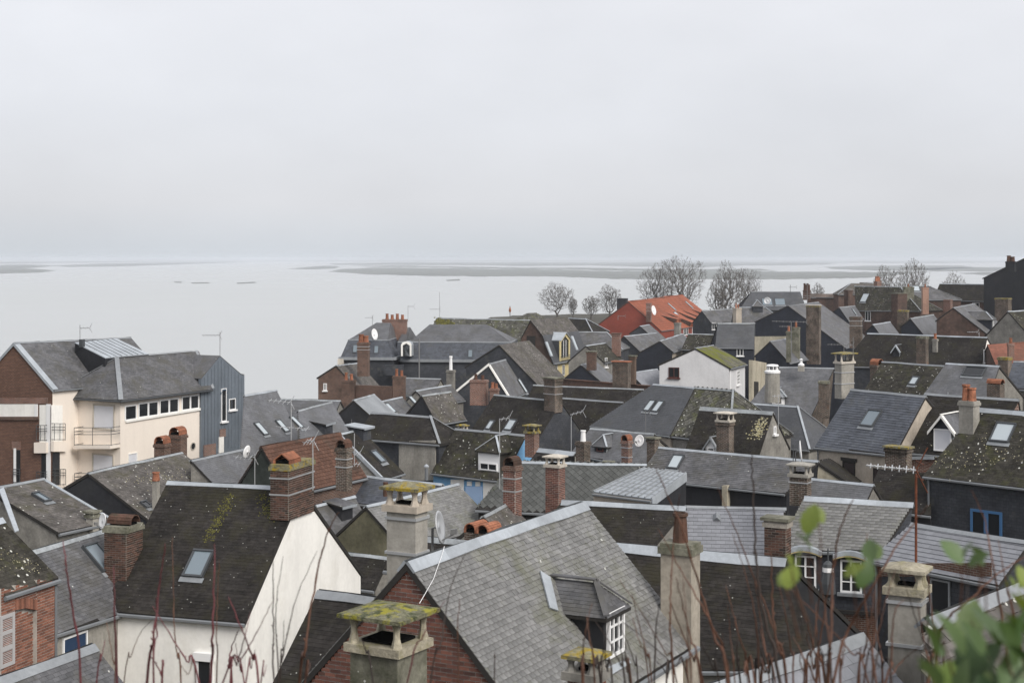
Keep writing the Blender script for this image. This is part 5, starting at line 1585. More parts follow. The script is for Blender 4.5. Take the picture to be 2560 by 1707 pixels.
# ------------------------------------------------------------------ brick gable with mansard slope and yellow dormer
def build_gambrel():
    apx = P(1327, 800, 185)
    r = Vector((.40, .917, 0)).normalized(); n = Vector((r.y, -r.x, 0))
    T = thing('brick_house', 'red-brown brick gable house with steep slate slope and yellow dormer', 'house', Vector((apx.x, apx.y, 2.0)))
    le = hit(1303, 846, apx, r); rb = hit(1357, 838, apx, r); re = hit(1381, 910, apx, r)
    base = 2.0
    def dn(p): return Vector((p.x, p.y, base))
    g = MB().prism([dn(le), dn(re), re, rb, apx, le], r * .25).build('gable_wall', 'brick_far', T)
    L_ = r * 12.0
    m = MB()
    m.face(dn(re), dn(re + L_), re + L_, re); m.face(dn(le), dn(le + L_), le + L_, le)
    m.face(dn(le + L_), dn(re + L_), re + L_, rb + L_, apx + L_, le + L_)
    m.build('wall', 'yellow_wood', T)
    e = -r * .15
    polys = [[rb + e, rb + L_, apx + L_, apx + e], [re + e + n * .2, re + L_ + n * .2, rb + L_, rb + e], [le + e, le + L_, apx + L_, apx + e]]
    dk = MB()
    for p in polys: dk.prism(p, Z * -.12)
    ro = dk.build('roof', 'timber_dark', T)
    for p, mt in zip(polys, ('slate_brown', 'slate_new', 'scale_moss')): cover_poly(p, .34, .2, .015, mt, ro)
    g = MB().tube([re + e + n * .3, re + L_ + n * .3], .12, 6); g.build('gutter', 'gutter', T)
    # arched recess in the gable
    q = hit(1328, 858, apx, r)
    MB().box(q - r * .03, n, Z, r, .55, .9, .05).build('recess', 'timber_dark', T)
    # dormer
    pl = re + n * .05
    f = [hit(x, y, pl, n) for x, y in ((1398, 903), (1423, 898), (1423, 848), (1411, 832), (1398, 852))]
    back = -n * 2.2
    MB().prism(f, back).build('dormer', 'slate_wall', T)
    fm = MB(); cen = sum(f, Vector()) / 5
    for i in range(5):
        a, b = f[i], f[(i + 1) % 5]
        fm.prism([a, b, b + (cen - b) * .22, a + (cen - a) * .22], n * .12)
    fo = fm.build('dormer_frame', 'yellow_wood', T)
    MB().prism([p + (cen - p) * .2 for p in f], n * .03).build('pane', 'pane_dark', fo)
    for t in (.38, .62):
        a = f[0].lerp(f[1], t); b = f[4].lerp(f[2], t)
        MB().prism([a, b, b + r * .1, a + r * .1], n * .07).build('mullion', 'white_gloss', fo)
    rf = MB()
    for i, j in ((4, 3), (3, 2)):
        rf.prism([f[i] + n * .3, f[j] + n * .3, f[j] + back, f[i] + back], Z * .08)
    rf.build('dormer_roof', 'zinc', T)
    rl = MB()
    for z in (.1, .35, .6): rl.tube([f[0] + n * .25 + Z * z, f[1] + n * .25 + Z * z], .03, 5)
    rl.build('balcony_rail', 'metal_dark', T)
    for x, y in ((1371, 873), (1435, 858)):
        Np = (polys[1][1] - polys[1][0]).cross(polys[1][2] - polys[1][0]).normalized()
        if Np.z < 0: Np = -Np
        q = hit(x, y, polys[1][0], Np); vv = Np.cross(r)
        o = MB().box(q + Np * .06, r, vv, Np, .35, .95, .06).build('skylight', 'zinc', T)
        MB().box(q + Np * .12, r, vv, Np, .26, .85, .02).build('pane', 'pane_pale', o)
    for x, y in ((1390, 925), (1408, 925), (1440, 912)):
        window((T, re, n), None, x, y, .8, 1.3, 'white_gloss', 'pane_dark', 2, 1, None)
build_gambrel()

# ------------------------------------------------------------------ zinc-roofed extension
def build_zinc():
    b0 = P(1484, 1231, 66.5); db = (CZ - b0.z) * F / (1249 - HY)
    b1 = P(1629, 1249, db)
    u = (b1 - b0).normalized(); n = Vector((u.y, -u.x, 0))
    if n.y > 0: n = -n
    p = math.radians(14)
    up = -n * math.cos(p) + Z * math.sin(p)
    N = u.cross(up)
    if N.z < 0: N = -N
    t0, t1 = hit(1613, 1171, b0, N), hit(1715, 1185, b0, N)
    base = ground(0, 66)
    T = thing('zinc_roof_extension', 'flat extension roofed in bright standing-seam zinc sheets', 'extension', Vector(((b0.x + b1.x) / 2, b0.y, base)))
    MB().prism([b0, b1, t1, t0], N * .05).build('roof', 'zinc', T)
    sm = MB()
    for i in range(0, 10):
        t = i / 9
        a, b = b0.lerp(b1, t), t0.lerp(t1, t); w = u * .022
        sm.prism([a - w + N * .05, a + w + N * .05, b + w + N * .05, b - w + N * .05], N * .055)
    for i in range(1, 7):
        a, b = b0.lerp(t0, i / 7), b1.lerp(t1, i / 7); w = up * .012
        sm.prism([a - w + N * .05, a + w + N * .05, b + w + N * .05, b - w + N * .05], N * .015)
    sm.build('seam', 'zinc_dull', T, kind='stuff')
    d_ = lambda q: Vector((q.x, q.y, base))
    MB().face(d_(b0), d_(b1), b1 - Z * .02, b0 - Z * .02).build('wall', 'beige_render', T)
    MB().face(d_(b1), d_(t1), t1 - Z * .02, b1 - Z * .02).build('side_wall', 'tar_wall', T)  # near-black colour paints in the shade on this side, not tar
    MB().prism([b1 - Z * .3, t1 - Z * .3, t1 + N * .08, b1 + N * .08], (t1 - b1).cross(Z).normalized() * .05).build('fascia', 'zinc', T)
    MB().tube([b0 + n * .08 - Z * .08, b1 + n * .08 - Z * .08], .06, 6).build('gutter', 'gutter', T)
build_zinc()

# brick garden wall behind the middle roofs
gw = [P(1412, 949, 138), P(1640, 967, 131)]
T = thing('garden_wall', 'red-brown brick wall with tile coping above the long low dark roof', 'wall', (gw[0].x, gw[0].y, 8))
nn_ = (gw[1] - gw[0]).cross(Z).normalized()
MB().prism([gw[0], gw[1], gw[1] - Z * 8, gw[0] - Z * 8], nn_ * .3).build('wall', 'brick_brown', T)
MB().prism([gw[0] - nn_ * .08, gw[1] - nn_ * .08, gw[1] + nn_ * .4, gw[0] + nn_ * .4], Z * .1).build('coping', 'clay_tile', T)
gw = [P(893, 962, 140), P(985, 965, 138)]
T = thing('brick_outbuilding', 'low red-brown brick wall with ribbed tiles by the estuary', 'wall', (gw[0].x, gw[0].y, 8))
nn_ = (gw[1] - gw[0]).cross(Z).normalized()
MB().prism([gw[0], gw[1], gw[1] - Z * 8, gw[0] - Z * 8], nn_ * .3).build('wall', 'brick_brown', T)
for i in range(5):
    MB().prism([gw[0] - Z * (.2 + i * .28) - nn_ * .06, gw[1] - Z * (.2 + i * .28) - nn_ * .06, gw[1] - Z * (.3 + i * .28) - nn_ * .06, gw[0] - Z * (.3 + i * .28) - nn_ * .06], nn_ * .05).build('tile_course', 'clay_tile', T)
# ------------------------------------------------------------------ brickwork built brick by brick
def brick_gable_front():
    h = HOUSES['front']
    p0, n = h.planes['A']
    pt = lambda x, y: hit(x, y, p0, n) + n * .004
    a = pt(1020, 1416)
    bricks([pt(760, 1722), pt(1240, 1722), a], face_axes(n), n, 'brick_piece', h.GA, True, 300)
brick_gable_front()

def brick_left():
    h = HOUSES['left_brick']
    p0, n = h.planes['front']
    u = face_axes(n)
    def rect(x0, x1, y0, y1, off=0.0):
        a = hit(x0, y1, p0, n) + n * off; b = hit(x1, y1, p0, n) + n * off
        t = hit(x0, y0, p0, n).z - hit(x0, y1, p0, n).z
        return [a, b, b + Z * t, a + Z * t]
    bricks(rect(28, 82, 1528, 1678, .004), u, n, 'brick_piece_orange', h.W, True, 120)
    for nm, r_, lim in (('brick_pier', rect(-8, 28, 1470, 1740), 60), ('brick_pier', rect(82, 126, 1448, 1720), 90), ('brick_panel', rect(28, 82, 1462, 1500), 40), ('brick_panel', rect(28, 82, 1672, 1730), 30)):
        o = MB().prism(r_, n * .12).build(nm, 'mortar', h.T)
        bricks([q + n * .124 for q in r_], u, n, 'brick_piece_orange', o, True, lim)
    # soldier arch over the blind window
    m = None
    for i in range(20):
        x = 28 + i * 2.7
        b = hit(x + 1.3, 1522 - (10 - abs(i - 9.5)) * .5, p0, n) + n * .07
        MB().box(b + Z * .12, u, Z, n, .03, .13, .07).build('brick', 'brick_piece_orange', h.T)
    # louvred shutter
    s = rect(-12, 24, 1532, 1664, .13)
    fr = MB()
    w = (s[1] - s[0]).length; H_ = s[3].z - s[0].z
    c = (s[0] + s[2]) * .5
    for k in (-1, 1): fr.box(c + u * k * (w / 2 - .05), u, Z, n, .05, H_ / 2, .03)
    for k in (-1, -.33, .33, 1): fr.box(c + Z * k * (H_ / 2 - .05), u, Z, n, w / 2 - .1, .05, .028)
    so = fr.build('shutter', 'shutter_grey', h.T)
    for j in range(26):
        z = -H_ / 2 + .1 + (H_ - .2) * (j + .5) / 26
        MB().box(c + Z * z, u, (Z * .8 + n * .6).normalized(), (n * .8 - Z * .6).normalized(), w / 2 - .11, .018, .006).build('slat', 'shutter_grey', so)
    # plinth line and downpipe
    MB().tube([hit(131, 1450, p0, n) + n * .1, hit(131, 1720, p0, n) + n * .1], .045, 6).build('downpipe', 'gutter', h.T)
brick_left()

# ------------------------------------------------------------------ chimneys
MH = HS(); MH.T = MANS; MH.uh = Vector((1, -.1, 0)).normalized(); HOUSES['mans'] = MH
chimney('white', 309, 1324, 1513, 95, 52.4, width=.86, length=1.05, pieces=True, cap='arch_side', pot='clay_dark', hl=.62, corb='concrete_moss', brickmat='brick_piece_dark')
chimney('white', 731, 1166, 1288, 109, 53.3, width=.7, length=2.0, pieces=True, cap='ridge', pot='clay_orange', hl=.42, hs=-.4, straps=(1186, 1226), corb='lichen_yellow', brickmat='brick_piece_dark')
chimney('black_gable', 406, 1116, 1160, 38, 83, ratio=.9, cap='arch', mat='brick_brown')
chimney('black_gable', 445, 1094, 1160, 42, 84, ratio=.9, cap='arch', mat='brick_brown')
chimney('black_gable', 390, 1200, 1290, 17, 75, ratio=1, mat='concrete', crown=False, pots=1, pot_h=.42, pot_r=.17)
chimney('left_back', 231, 1292, 1350, 30, 62, ratio=.9, mat='concrete', cap='plain', corb='concrete_moss', capmat='concrete_moss')
chimney('tile', 860, 1128, 1225, 40, 70.5, ratio=.8, cap='arch', pot='clay_tile', straps=(1146, 1166))
chimney('front', 1018, 1274, 1460, 97, 27.4, width=.6, length=.42, mat='concrete', cap='slab', pot='lichen_yellow', crown=False, straps=(1292, 1378), capmat='beige_render')
chimney('front', 1701, 1378, 1830, 100, 31.2, width=.66, length=.52, mat='concrete_tall', pots=1, pot_h=.62, pot_r=.14, pot='clay_tile', corb='concrete_moss')
chimney(None, 972, 1618, 1860, 205, 22, yaw=-30, width=.82, length=.76, mat='concrete_moss', cap='slab', pot='lichen_slab', crown=False, capmat='stone_lichen', label='massive mossy concrete chimney with lichen-covered slab cap at the bottom')
chimney(None, 1467, 1692, 1830, 100, 22.3, yaw=-30, width=.42, length=.42, mat='brick_red', cap='slab', pot='lichen_yellow', crown=False, label='small capped chimney with orange lichen in front of the slated dormer', capmat='stone_grey')
chimney('s_brown', 1281, 1174, 1330, 46, 63, yaw=-32, ratio=.85, pieces=True, cap='arch', pot='clay_tile', straps=(1194, 1226), brickmat='brick_piece', corb='brick_brown')
chimney('brown_long', 1388, 1166, 1300, 49, 64, yaw=-30, ratio=.85, pieces=True, cap='slab', crown=False, brickmat='brick_piece', capmat='concrete_pale')
chimney('s_ridge', 1207, 1328, 1390, 92, 52, yaw=-30, ratio=.8, mat='brick_sooty', cap='arch2', crown=False)
chimney('mid_dark', 1383, 952, 1030, 46, 110, ratio=.7, straps=(965, 984), cap='plain', capmat='concrete_moss')
chimney('blue_house', 1157, 1078, 1110, 26, 92, ratio=.8, mat='stone_grey', cap='slab', pot='lichen_yellow', crown=False)
chimney('blue_house', 1330, 1082, 1142, 36, 87, yaw=-35, ratio=.8, mat='brick_red', cap='slab', crown=False, capmat='lichen_yellow')
chimney('s_dormer', 1567, 1108, 1165, 27, 90, ratio=.8, mat='brick_red', cap='arch', straps=(1118, 1142))
chimney('s_zincedge', 1458, 1112, 1165, 36, 80, ratio=.9, mat='brick_sooty', pots=1, pot='white_gloss', pot_h=.6)
chimney('s_dormer', 1632, 1104, 1175, 30, 87, ratio=.8, mat='brick_sooty', cap='plain', capmat='concrete_moss')
chimney('fish', 1522, 1166, 1200, 22, 74, ratio=.8, mat='stone_grey', cap='plain', capmat='concrete_moss')
chimney('white_verge', 1198, 955, 1012, 46, 127, ratio=.6, mat='brick_red', pots=2, pot_h=.5, pot='clay_tile')
chimney('white_verge', 1236, 976, 1012, 24, 126, ratio=.8, mat='brick_red', pots=2, pot_h=.5)
chimney('small_rear', 1127, 930, 985, 22, 140, ratio=.8, mat='stone_grey', pots=1, pot='white_gloss', pot_h=1.3, pot_r=.14)
chimney('brick_rear', 909, 860, 940, 30, 152, ratio=.7, mat='brick_brown', pots=2, pot_h=.8, pot_r=.25, straps=(866, 874))
chimney('brick_rear', 872, 955, 1005, 34, 140, ratio=.7, mat='brick_brown', pots=2, pot_h=.7)
chimney('brick_rear', 998, 945, 1005, 32, 138, ratio=.7, mat='brick_brown', pots=2, pot_h=.65)
chimney('mans', 987, 802, 850, 62, 186, ratio=.35, mat='brick_red', pots=4, pot_h=.7, pot_r=.18)
chimney('s_navy', 1479, 884, 925, 26, 150, ratio=.8, mat='brick_brown', cap='plain', capmat='concrete_moss')
chimney('s_flat', 1541, 838, 890, 24, 182, ratio=.8, mat='brick_red', cap='plain', capmat='brick_brown')
chimney('mid_back', 1554, 910, 975, 46, 127, ratio=.5, mat='brick_sooty', cap='plain', capmat='clay_orange')
chimney('mid_back', 1582, 896, 960, 18, 132, ratio=.8, mat='tan_wall', cap='plain', capmat='concrete_moss')
chimney('red', 1622, 760, 805, 14, 298, ratio=.8, mat='brick_red', straps=(768, 778))
chimney('red', 1556, 748, 782, 28, 330, ratio=.7, mat='tar_wall')
chimney('s_dark', 1694, 810, 850, 18, 205, ratio=.8, mat='stone_grey', pots=1, pot_h=.5)
chimney('s_far_a', 1843, 773, 812, 22, 250, ratio=.7, mat='beige_render', pots=2, pot_h=.8)
chimney('s_brickfar', 2017, 728, 750, 20, 305, ratio=.6, mat='brick_far', pots=4, pot_h=1.4, pot_r=.22, pot='clay_tile')
chimney('navy_big', 2034, 767, 910, 38, 203, ratio=.6, mat='brick_sooty', cap='plain', corb='lichen_yellow')
chimney('navy_low', 1990, 822, 900, 22, 176, ratio=.8, mat='concrete_moss', pots=1, pot_h=.7)
chimney('navy_low', 1972, 832, 905, 14, 170, ratio=.8, mat='concrete_moss', pots=1, pot_h=.6)
chimney('s_lowgrey', 2140, 796, 870, 34, 172, ratio=.7, mat='brick_sooty', straps=(802, 814))
chimney('brick_hip', 2121, 728, 782, 22, 257, ratio=.7, mat='brick_far')
chimney('brick_hip', 2248, 737, 810, 42, 247, ratio=.5, mat='brick_far', cap='plain', capmat='concrete_moss')
chimney('brick_hip', 2194, 706, 722, 20, 268, ratio=.6, mat='brick_red', pots=4, pot_h=.9, pot_r=.2)
chimney('s_hipfar', 2271, 720, 755, 24, 250, ratio=.7, mat='concrete_moss', pots=1)
chimney('s_hipfar', 2313, 722, 785, 15, 240, ratio=.8, mat='pink_render', pots=1, pot_h=.6)
chimney('white_barge', 2508, 748, 810, 40, 232, ratio=.6, mat='brick_sooty', corb='lichen_yellow')
chimney('white_barge', 2370, 752, 780, 22, 250, ratio=.7, mat='brick_red')
chimney('grey_navy', 2258, 779, 840, 30, 193, ratio=.7, mat='brick_sooty', corb='lichen_yellow')
chimney('long_dark', 2306, 846, 920, 30, 138, ratio=.7, mat='brick_sooty', corb='concrete_moss')
chimney('long_dark', 2338, 852, 880, 14, 140, ratio=.8, mat='stone_grey', pots=1)
chimney('edge_orange', 2527, 864, 895, 14, 132, ratio=.8, mat='brick_red', pots=1)
chimney('far_black', 2527, 657, 680, 26, 226, ratio=.6, mat='tar_wall', pots=2, pot='clay_tile', pot_h=.9, pot_r=.3)
chimney('slate_dormer', 2060, 958, 1045, 30, 113, ratio=.8, mat='brick_sooty', corb='concrete_moss')
chimney('slate_dormer', 2003, 914, 928, 18, 122, ratio=1, mat='concrete', cap='dome', crown=False)
chimney('blue_right', 2111, 908, 995, 50, 86, ratio=.5, mat='concrete', cap='slab', pot='lichen_yellow', crown=False, straps=(930, 958))
chimney('moss_sky', 2192, 918, 970, 34, 117, ratio=.8, mat='brick_sooty', cap='arch', straps=(958,))
chimney('grey_break', 2512, 899, 955, 34, 111, ratio=.8, mat='brick_sooty', corb='lichen_yellow')
chimney('grey_break', 2489, 960, 1000, 42, 98, ratio=.7, mat='brick_sooty', cap='arch_side', crown=False)
chimney('big_right', 2423, 1012, 1130, 50, 69.5, ratio=.8, mat='concrete', pots=2, pot_h=.75, pot_r=.17)
chimney('moss_right', 2246, 1128, 1180, 64, 75, ratio=.5, mat='brick_sooty', cap='plain', capmat='lichen_yellow')
chimney('moss_gable', 1813, 1062, 1145, 44, 90, ratio=.75, mat='brick_sooty', cap='slab', capmat='concrete_pale')
chimney('arch_win', 2001, 1190, 1262, 56, 59, yaw=-30, ratio=.75, mat='brick_sooty', cap='slab', crown=False, straps=(1204,), capmat='concrete')
chimney('black_low', 1944, 1314, 1450, 68, 44.5, yaw=-28, ratio=.7, pieces=True, cap='plain', brickmat='brick_piece_dark', capmat='concrete_moss', corb='mortar_dark')
chimney('br_front', 2268, 1480, 1760, 100, 23.2, yaw=-28, ratio=.75, mat='concrete', cap='slab', crown=False, capmat='stone_lichen', straps=(1500, 1606))
# round chimney with white cowl
def round_chimney():
    h = HOUSES['slate_dormer']
    c = P(1931, 1005, 117); H_ = P(1931, 932, 117).z - c.z
    o = MB().lathe(c, [(.62, 0), (.58, H_ * .5), (.55, H_), (.3, H_)], 16).build('chimney', 'concrete', h.T, smooth=False)
    t = c + Z * H_
    m = MB().lathe(t, [(.6, -.02), (.62, .12), (.46, .24), (.4, .26)], 16)
    m.lathe(t + Z * .5, [(.38, 0), (.5, .04), (.4, .14), (.01, .18)], 16)
    for j in range(8):
        a = j * math.pi / 4
        m.box(t + Z * .38 + Vector((math.cos(a), math.sin(a), 0)) * .4, (1, 0, 0), (0, 1, 0), Z, .035, .035, .13)
    m.build('cowl', 'white_gloss', o)
round_chimney()

# ------------------------------------------------------------------ skylights
for a in (('white', 497, 1411, .78, 1.12, 'pane'), ('left_back', 103, 1246, .42, .8, 'pane'), ('left_grey', 246, 1395, .85, 1.2, 'pane'),
          ('valley', 944, 1143, .7, .95, 'pane'), ('three_sky', 652, 1073, .7, 1.15, 'pane_pale'), ('three_sky', 705, 1066, .7, 1.15, 'pane_pale'),
          ('dorm_grey', 740, 1057, .65, 1.1, 'pane_pale'), ('white_verge', 1305, 965, .8, 1.5, 'pane_pale'), ('sky_rear', 975, 1021, .7, 1.1, 'pane_pale'),
          ('ridge_rear', 1031, 1001, .6, .9, 'pane_pale'), ('mid_dark', 1226, 1063, .55, .85, 'pane_pale'), ('mid_dark', 1277, 1063, .8, 1.0, 'pane_pale'),
          ('mid_dark_r', 1378, 1066, .85, 1.05, 'pane'), ('new_slate', 1625, 1015, .6, 1.05, 'pane_pale'), ('new_slate', 1646, 1017, .6, 1.05, 'pane_pale'),
          ('long_right', 1690, 1156, .7, 1.0, 'pane_pale'), ('blue_right', 2178, 1047, .95, 1.15, 'pane'), ('big_right', 2508, 1083, .95, 1.1, 'pane_pale'),
          ('moss_sky', 2286, 953, .65, .8, 'pane_pale'), ('far_green', 1918, 755, 2.2, 2.0, 'pane'), ('far_green', 1950, 755, 2.2, 2.0, 'pane'),
          ('brick_hip', 2162, 745, 1.3, 1.8, 'pane_pale'), ('red', 1700, 794, 1.6, 3.4, 'pane_pale'), ('red', 1679, 767, .8, 2.2, 'pane_pale'), ('red', 1722, 762, .8, 2.2, 'pane_pale'),
          ('black_gable', 364, 1263, .5, .5, 'pane_dark'), ('s_hipfar', 2290, 722, 1.2, 1.2, 'pane_pale'), ('grey_navy', 2352, 830, .7, 1.2, 'pane_pale'),
          ('navy_far', 2135, 780, .9, 1.2, 'pane_pale'), ('grey_break', 2436, 930, 1.5, .9, 'pane_dark')):
    skylight(a[0], a[1], a[2], a[3], a[4], a[5])

# ------------------------------------------------------------------ dormers
dormer('front', 1535, 1640, .95, .92, 'hip', .42, front='tar_wall', cheek='tar_wall', roof='slate_mid', trim='slate_mid', win=(.72, .86), nx=3, ny=3, over=.1)
hf = HOUSES['front']
fl = [hit(x, y, hf.a, hf.N) + hf.N * .03 for x, y in ((1346, 1430), (1371, 1446), (1391, 1530), (1370, 1522))]
MB().prism(fl, hf.N * .03).build('valley_flashing', 'zinc', hf.T)
fl = [hit(x, y, hf.a, hf.N) + hf.N * .03 for x, y in ((1512, 1672), (1566, 1648), (1572, 1660), (1524, 1690))]
MB().prism(fl, hf.N * .03).build('dormer_apron', 'zinc', hf.T)
dormer('slate_dormer', 1946, 1013, 1.0, .8, 'hip', .5, front='white_gloss', cheek='slate_wall', roof='zinc_dull', trim='zinc', win=(.6, .6), nx=2, ny=1)
dormer('moss_right', 2357, 1130, 1.05, 1.25, 'gable', .65, front='slate_wall', cheek='zinc_dull', roof='slate_smooth', trim='white_paint', win=(.95, 1.15), nx=1, ny=1, glass='roller', over=.22)
dormer('blue_house', 1222, 1178, 1.6, 1.25, 'hip', .7, front='white_gloss', cheek='slate_dark', roof='slate_moss', trim='zinc', win=(1.3, .42, -.35), nx=2, ny=1)
dormer('s_dormer', 1501, 1130, .9, .5, 'hip', .5, front='slate_wall', cheek='zinc_dull', roof='slate_smooth', trim='zinc', win=(.5, .4), nx=1, ny=1, frame='brown_frame')
dormer('dorm_grey', 822, 1086, 1.5, .75, 'shed', .25, front='slate_wall', cheek='slate_wall', roof='slate_smooth', trim='zinc')
dormer('left_slate', 868, 1300, .9, .7, 'shed', .2, front='tar_wall', cheek='tar_wall', roof='slate_mid', trim='zinc')
dormer('brown_gable', 2483, 828, 2.0, 1.5, 'hip', .8, front='slate_wall', cheek='navy_wall', roof='slate_mid', trim='zinc', win=(.7, 1.1), nx=2, ny=1)
dormer('valley', 918, 1100, 1.0, .75, 'shed', .15, front='slate_wall', cheek='slate_wall', roof=None, trim='zinc')
dormer('moss_gable', 1778, 1130, .8, .35, 'gable', .55, front='white_gloss', cheek='slate_wall', roof='slate_dark', trim='zinc_dull', win=(.5, .22), nx=1, ny=1)
dormer('s_far_b', 1895, 782, 1.6, 1.2, 'hip', .9, front='slate_wall', cheek='slate_wall', roof='slate_mid', trim='zinc')
dormer('long_dark', 2240, 892, .7, .6, 'gable', .5, front='slate_wall', cheek='zinc', roof='slate_dark', trim='zinc')

# ------------------------------------------------------------------ windows and wall pieces
window('white', 'front', 512, 1694, .62, 1.7, nx=1, ny=1, glass='pane_dark', sill=None, fr=.09)
h = HOUSES['white']; p0, n = h.planes['front']
MB().box(hit(512, 1640, p0, n) + n * .05, face_axes(n), Z, n, .36, .13, .09).build('shutter_box', 'white_gloss', h.T)
window('left_grey', 'front', 186, 1612, 1.25, .72, 'white_gloss', 'blue_glassframe', 1, 1, None)
window('white_mid', 'A', 1685, 931, 1.0, .95, 'brown_frame', 'pane_dark', 2, 1, 'brown_frame')
window('white_mid', 'front', 1845, 944, 1.6, 1.3, 'white_gloss', 'pane_dark', 3, 4, 'white_gloss', bar=.07)
window('blue_right', 'front', 2123, 1180, .85, 1.15, 'timber_dark', 'roller_brown', 1, 1, None, lintel='timber_dark')
window('blue_right', 'front', 2200, 1195, .85, 1.0, 'timber_dark', 'roller_brown', 1, 1, None)
window('big_right', 'front', 2466, 1308, 1.5, 1.15, 'blue_frame', 'pane_dark', 2, 1, None, fr=.11, bar=.12)
for x, y in ((2014, 1428), (2128, 1440)):
    window('arch_win', 'front', x, y, .78, 1.2, 'white_gloss', 'pane_dark', 2, 3, 'zinc_dull', fr=.07)
    h = HOUSES['arch_win']; p0, n = h.planes['front']; u = face_axes(n)
    q = hit(x, y - 45, p0, n); m = MB(); e = MB()
    for i in range(6):
        a, b = -.62 + 1.24 * i / 6, -.62 + 1.24 * (i + 1) / 6
        za, zb = .16 * (1 - (a / .62) ** 2), .16 * (1 - (b / .62) ** 2)
        m.prism([q + u * a + Z * za, q + u * b + Z * zb, q + u * b + Z * (zb + .16), q + u * a + Z * (za + .16)], n * .35)
        e.prism([q + u * a + Z * (za - .05), q + u * b + Z * (zb - .05), q + u * b + Z * zb, q + u * a + Z * za], n * .33)
    o = m.build('window_hood', 'zinc', h.T); e.build('hood_edge', 'yellow_wood', o)
h = HOUSES['arch_win']; p0, n = h.planes['front']; u = face_axes(n)
q0, q1 = hit(1950, 1512, p0, n), hit(2220, 1530, p0, n)
MB().prism([q0, q1, q1 - Z * .12, q0 - Z * .12], n * .2).build('ledge', 'timber_dark', h.T)
MB().prism([q0 - Z * .13, q1 - Z * .13, q1 - Z * 3, q0 - Z * 3], n * .08).build('lower_wall', 'brick_brown', h.T)
window('right_long', 'front', 2352, 1492, .75, 1.15, 'zinc_dull', 'pane_dark', 1, 1, None)
for x, y in ((1714, 829), (1736, 825), (1756, 821), (1784, 814)):
    window('red', 'front', x, y, 3.2, 1.5, 'white_gloss', 'pane_dark', 3, 1, None, fr=.15, bar=.2)
h = HOUSES['red']
for (x0, y0, x1, y1) in ((1650, 788, 1686, 809), (1663, 781, 1724, 817), (1687, 777, 1746, 813), (1706, 776, 1760, 809), (1727, 773, 1777, 802)):
    a, b = hit(x0, y0, h.a, h.N), hit(x1, y1, h.a, h.N)
    MB().prism([a, b, b + Z * .9 + h.n * .5, a + Z * .05], h.uh * 3.4).build('shed_dormer', 'red_tile', h.T)
    MB().face(a, b, b + Z * .9 + h.n * .5, a + Z * .06).build('dormer_cheek', 'brick_brown', h.T)
# blue house front: painted panels and shutters
h = HOUSES['blue_house']; p0, n = h.planes['front']; u = face_axes(n)
def panel_on(hk, face, name, x0, x1, y0, y1, th, mat, off=0):
    h = HOUSES[hk]; p0, n = h.planes[face]
    q0, q1, t0 = hit(x0, y1, p0, n), hit(x1, y1, p0, n), hit(x0, y0, p0, n)
    hh = t0.z - q0.z
    return MB().prism([q0 + n * off, q1 + n * off, q1 + n * off + Z * hh, q0 + n * off + Z * hh], n * th).build(name, mat, h.T)
panel_on('blue_house', 'front', 'painted_panel', 1127, 1160, 1198, 1290, .02, 'white_paint')
panel_on('blue_house', 'front', 'painted_panel', 1208, 1246, 1204, 1290, .02, 'white_paint')
panel_on('blue_house', 'front', 'shutter', 1165, 1206, 1216, 1290, .05, 'pale_blue')
panel_on('blue_house', 'front', 'painted_panel', 1168, 1180, 1203, 1214, .03, 'white_paint')
panel_on('blue_house', 'front', 'painted_panel', 1189, 1201, 1204, 1215, .03, 'white_paint')
panel_on('hip_mid', 'front', 'concrete_panel', 999, 1090, 1102, 1200, .08, 'concrete')
panel_on('white_mid', 'front', 'buttress_wall', 1872, 1908, 900, 1012, .35, 'beige_stain')
panel_on('white_mid', 'front', 'door_recess', 1876, 1887, 953, 1010, .38, 'timber_dark')
panel_on('long_right', 'front', 'wall_post', 1812, 1825, 1212, 1275, .3, 'beige_stain')
panel_on('right_long', 'front', 'brick_band', 2185, 2480, 1408, 1440, .04, 'brick_brown')
panel_on('navy_big', 'A', 'beige_wall', 1887, 1975, 841, 905, .1, 'beige_stain')
panel_on('moss_right', 'front', 'ledge', 2225, 2340, 1140, 1147, .3, 'zinc')
panel_on('s_zincedge', 'front', 'cladding', 1345, 1437, 1140, 1180, .05, 'timber_dark')
# roof vent on the pale slate roof
h = HOUSES['pale_slate']; q = hit(1792, 1303, h.a, h.N)
MB().prism([q - h.u * .18, q + h.u * .18, q + h.N * .22 + h.u * .02, q + h.N * .22 - h.u * .02], -h.s * .3).build('roof_vent', 'zinc_dull', h.T)
# white gable trusses
h = HOUSES['white_barge']
for s in (-1, 1):
    a, b = h.b + h.uh * .3, (h.eb if s > 0 else h.fb) + h.uh * .3
    MB().prism([a, b, b - Z * .45, a - Z * .45], h.uh * .1).build('bargeboard', 'white_gloss', h.T)
h = HOUSES['left_back']
fl = [hit(x, y, h.a, h.N) + h.N * .05 for x, y in ((-4, 1228), (8, 1222), (46, 1330), (36, 1334))]
MB().prism(fl, h.N * .04).build('valley_flashing', 'zinc', h.T)

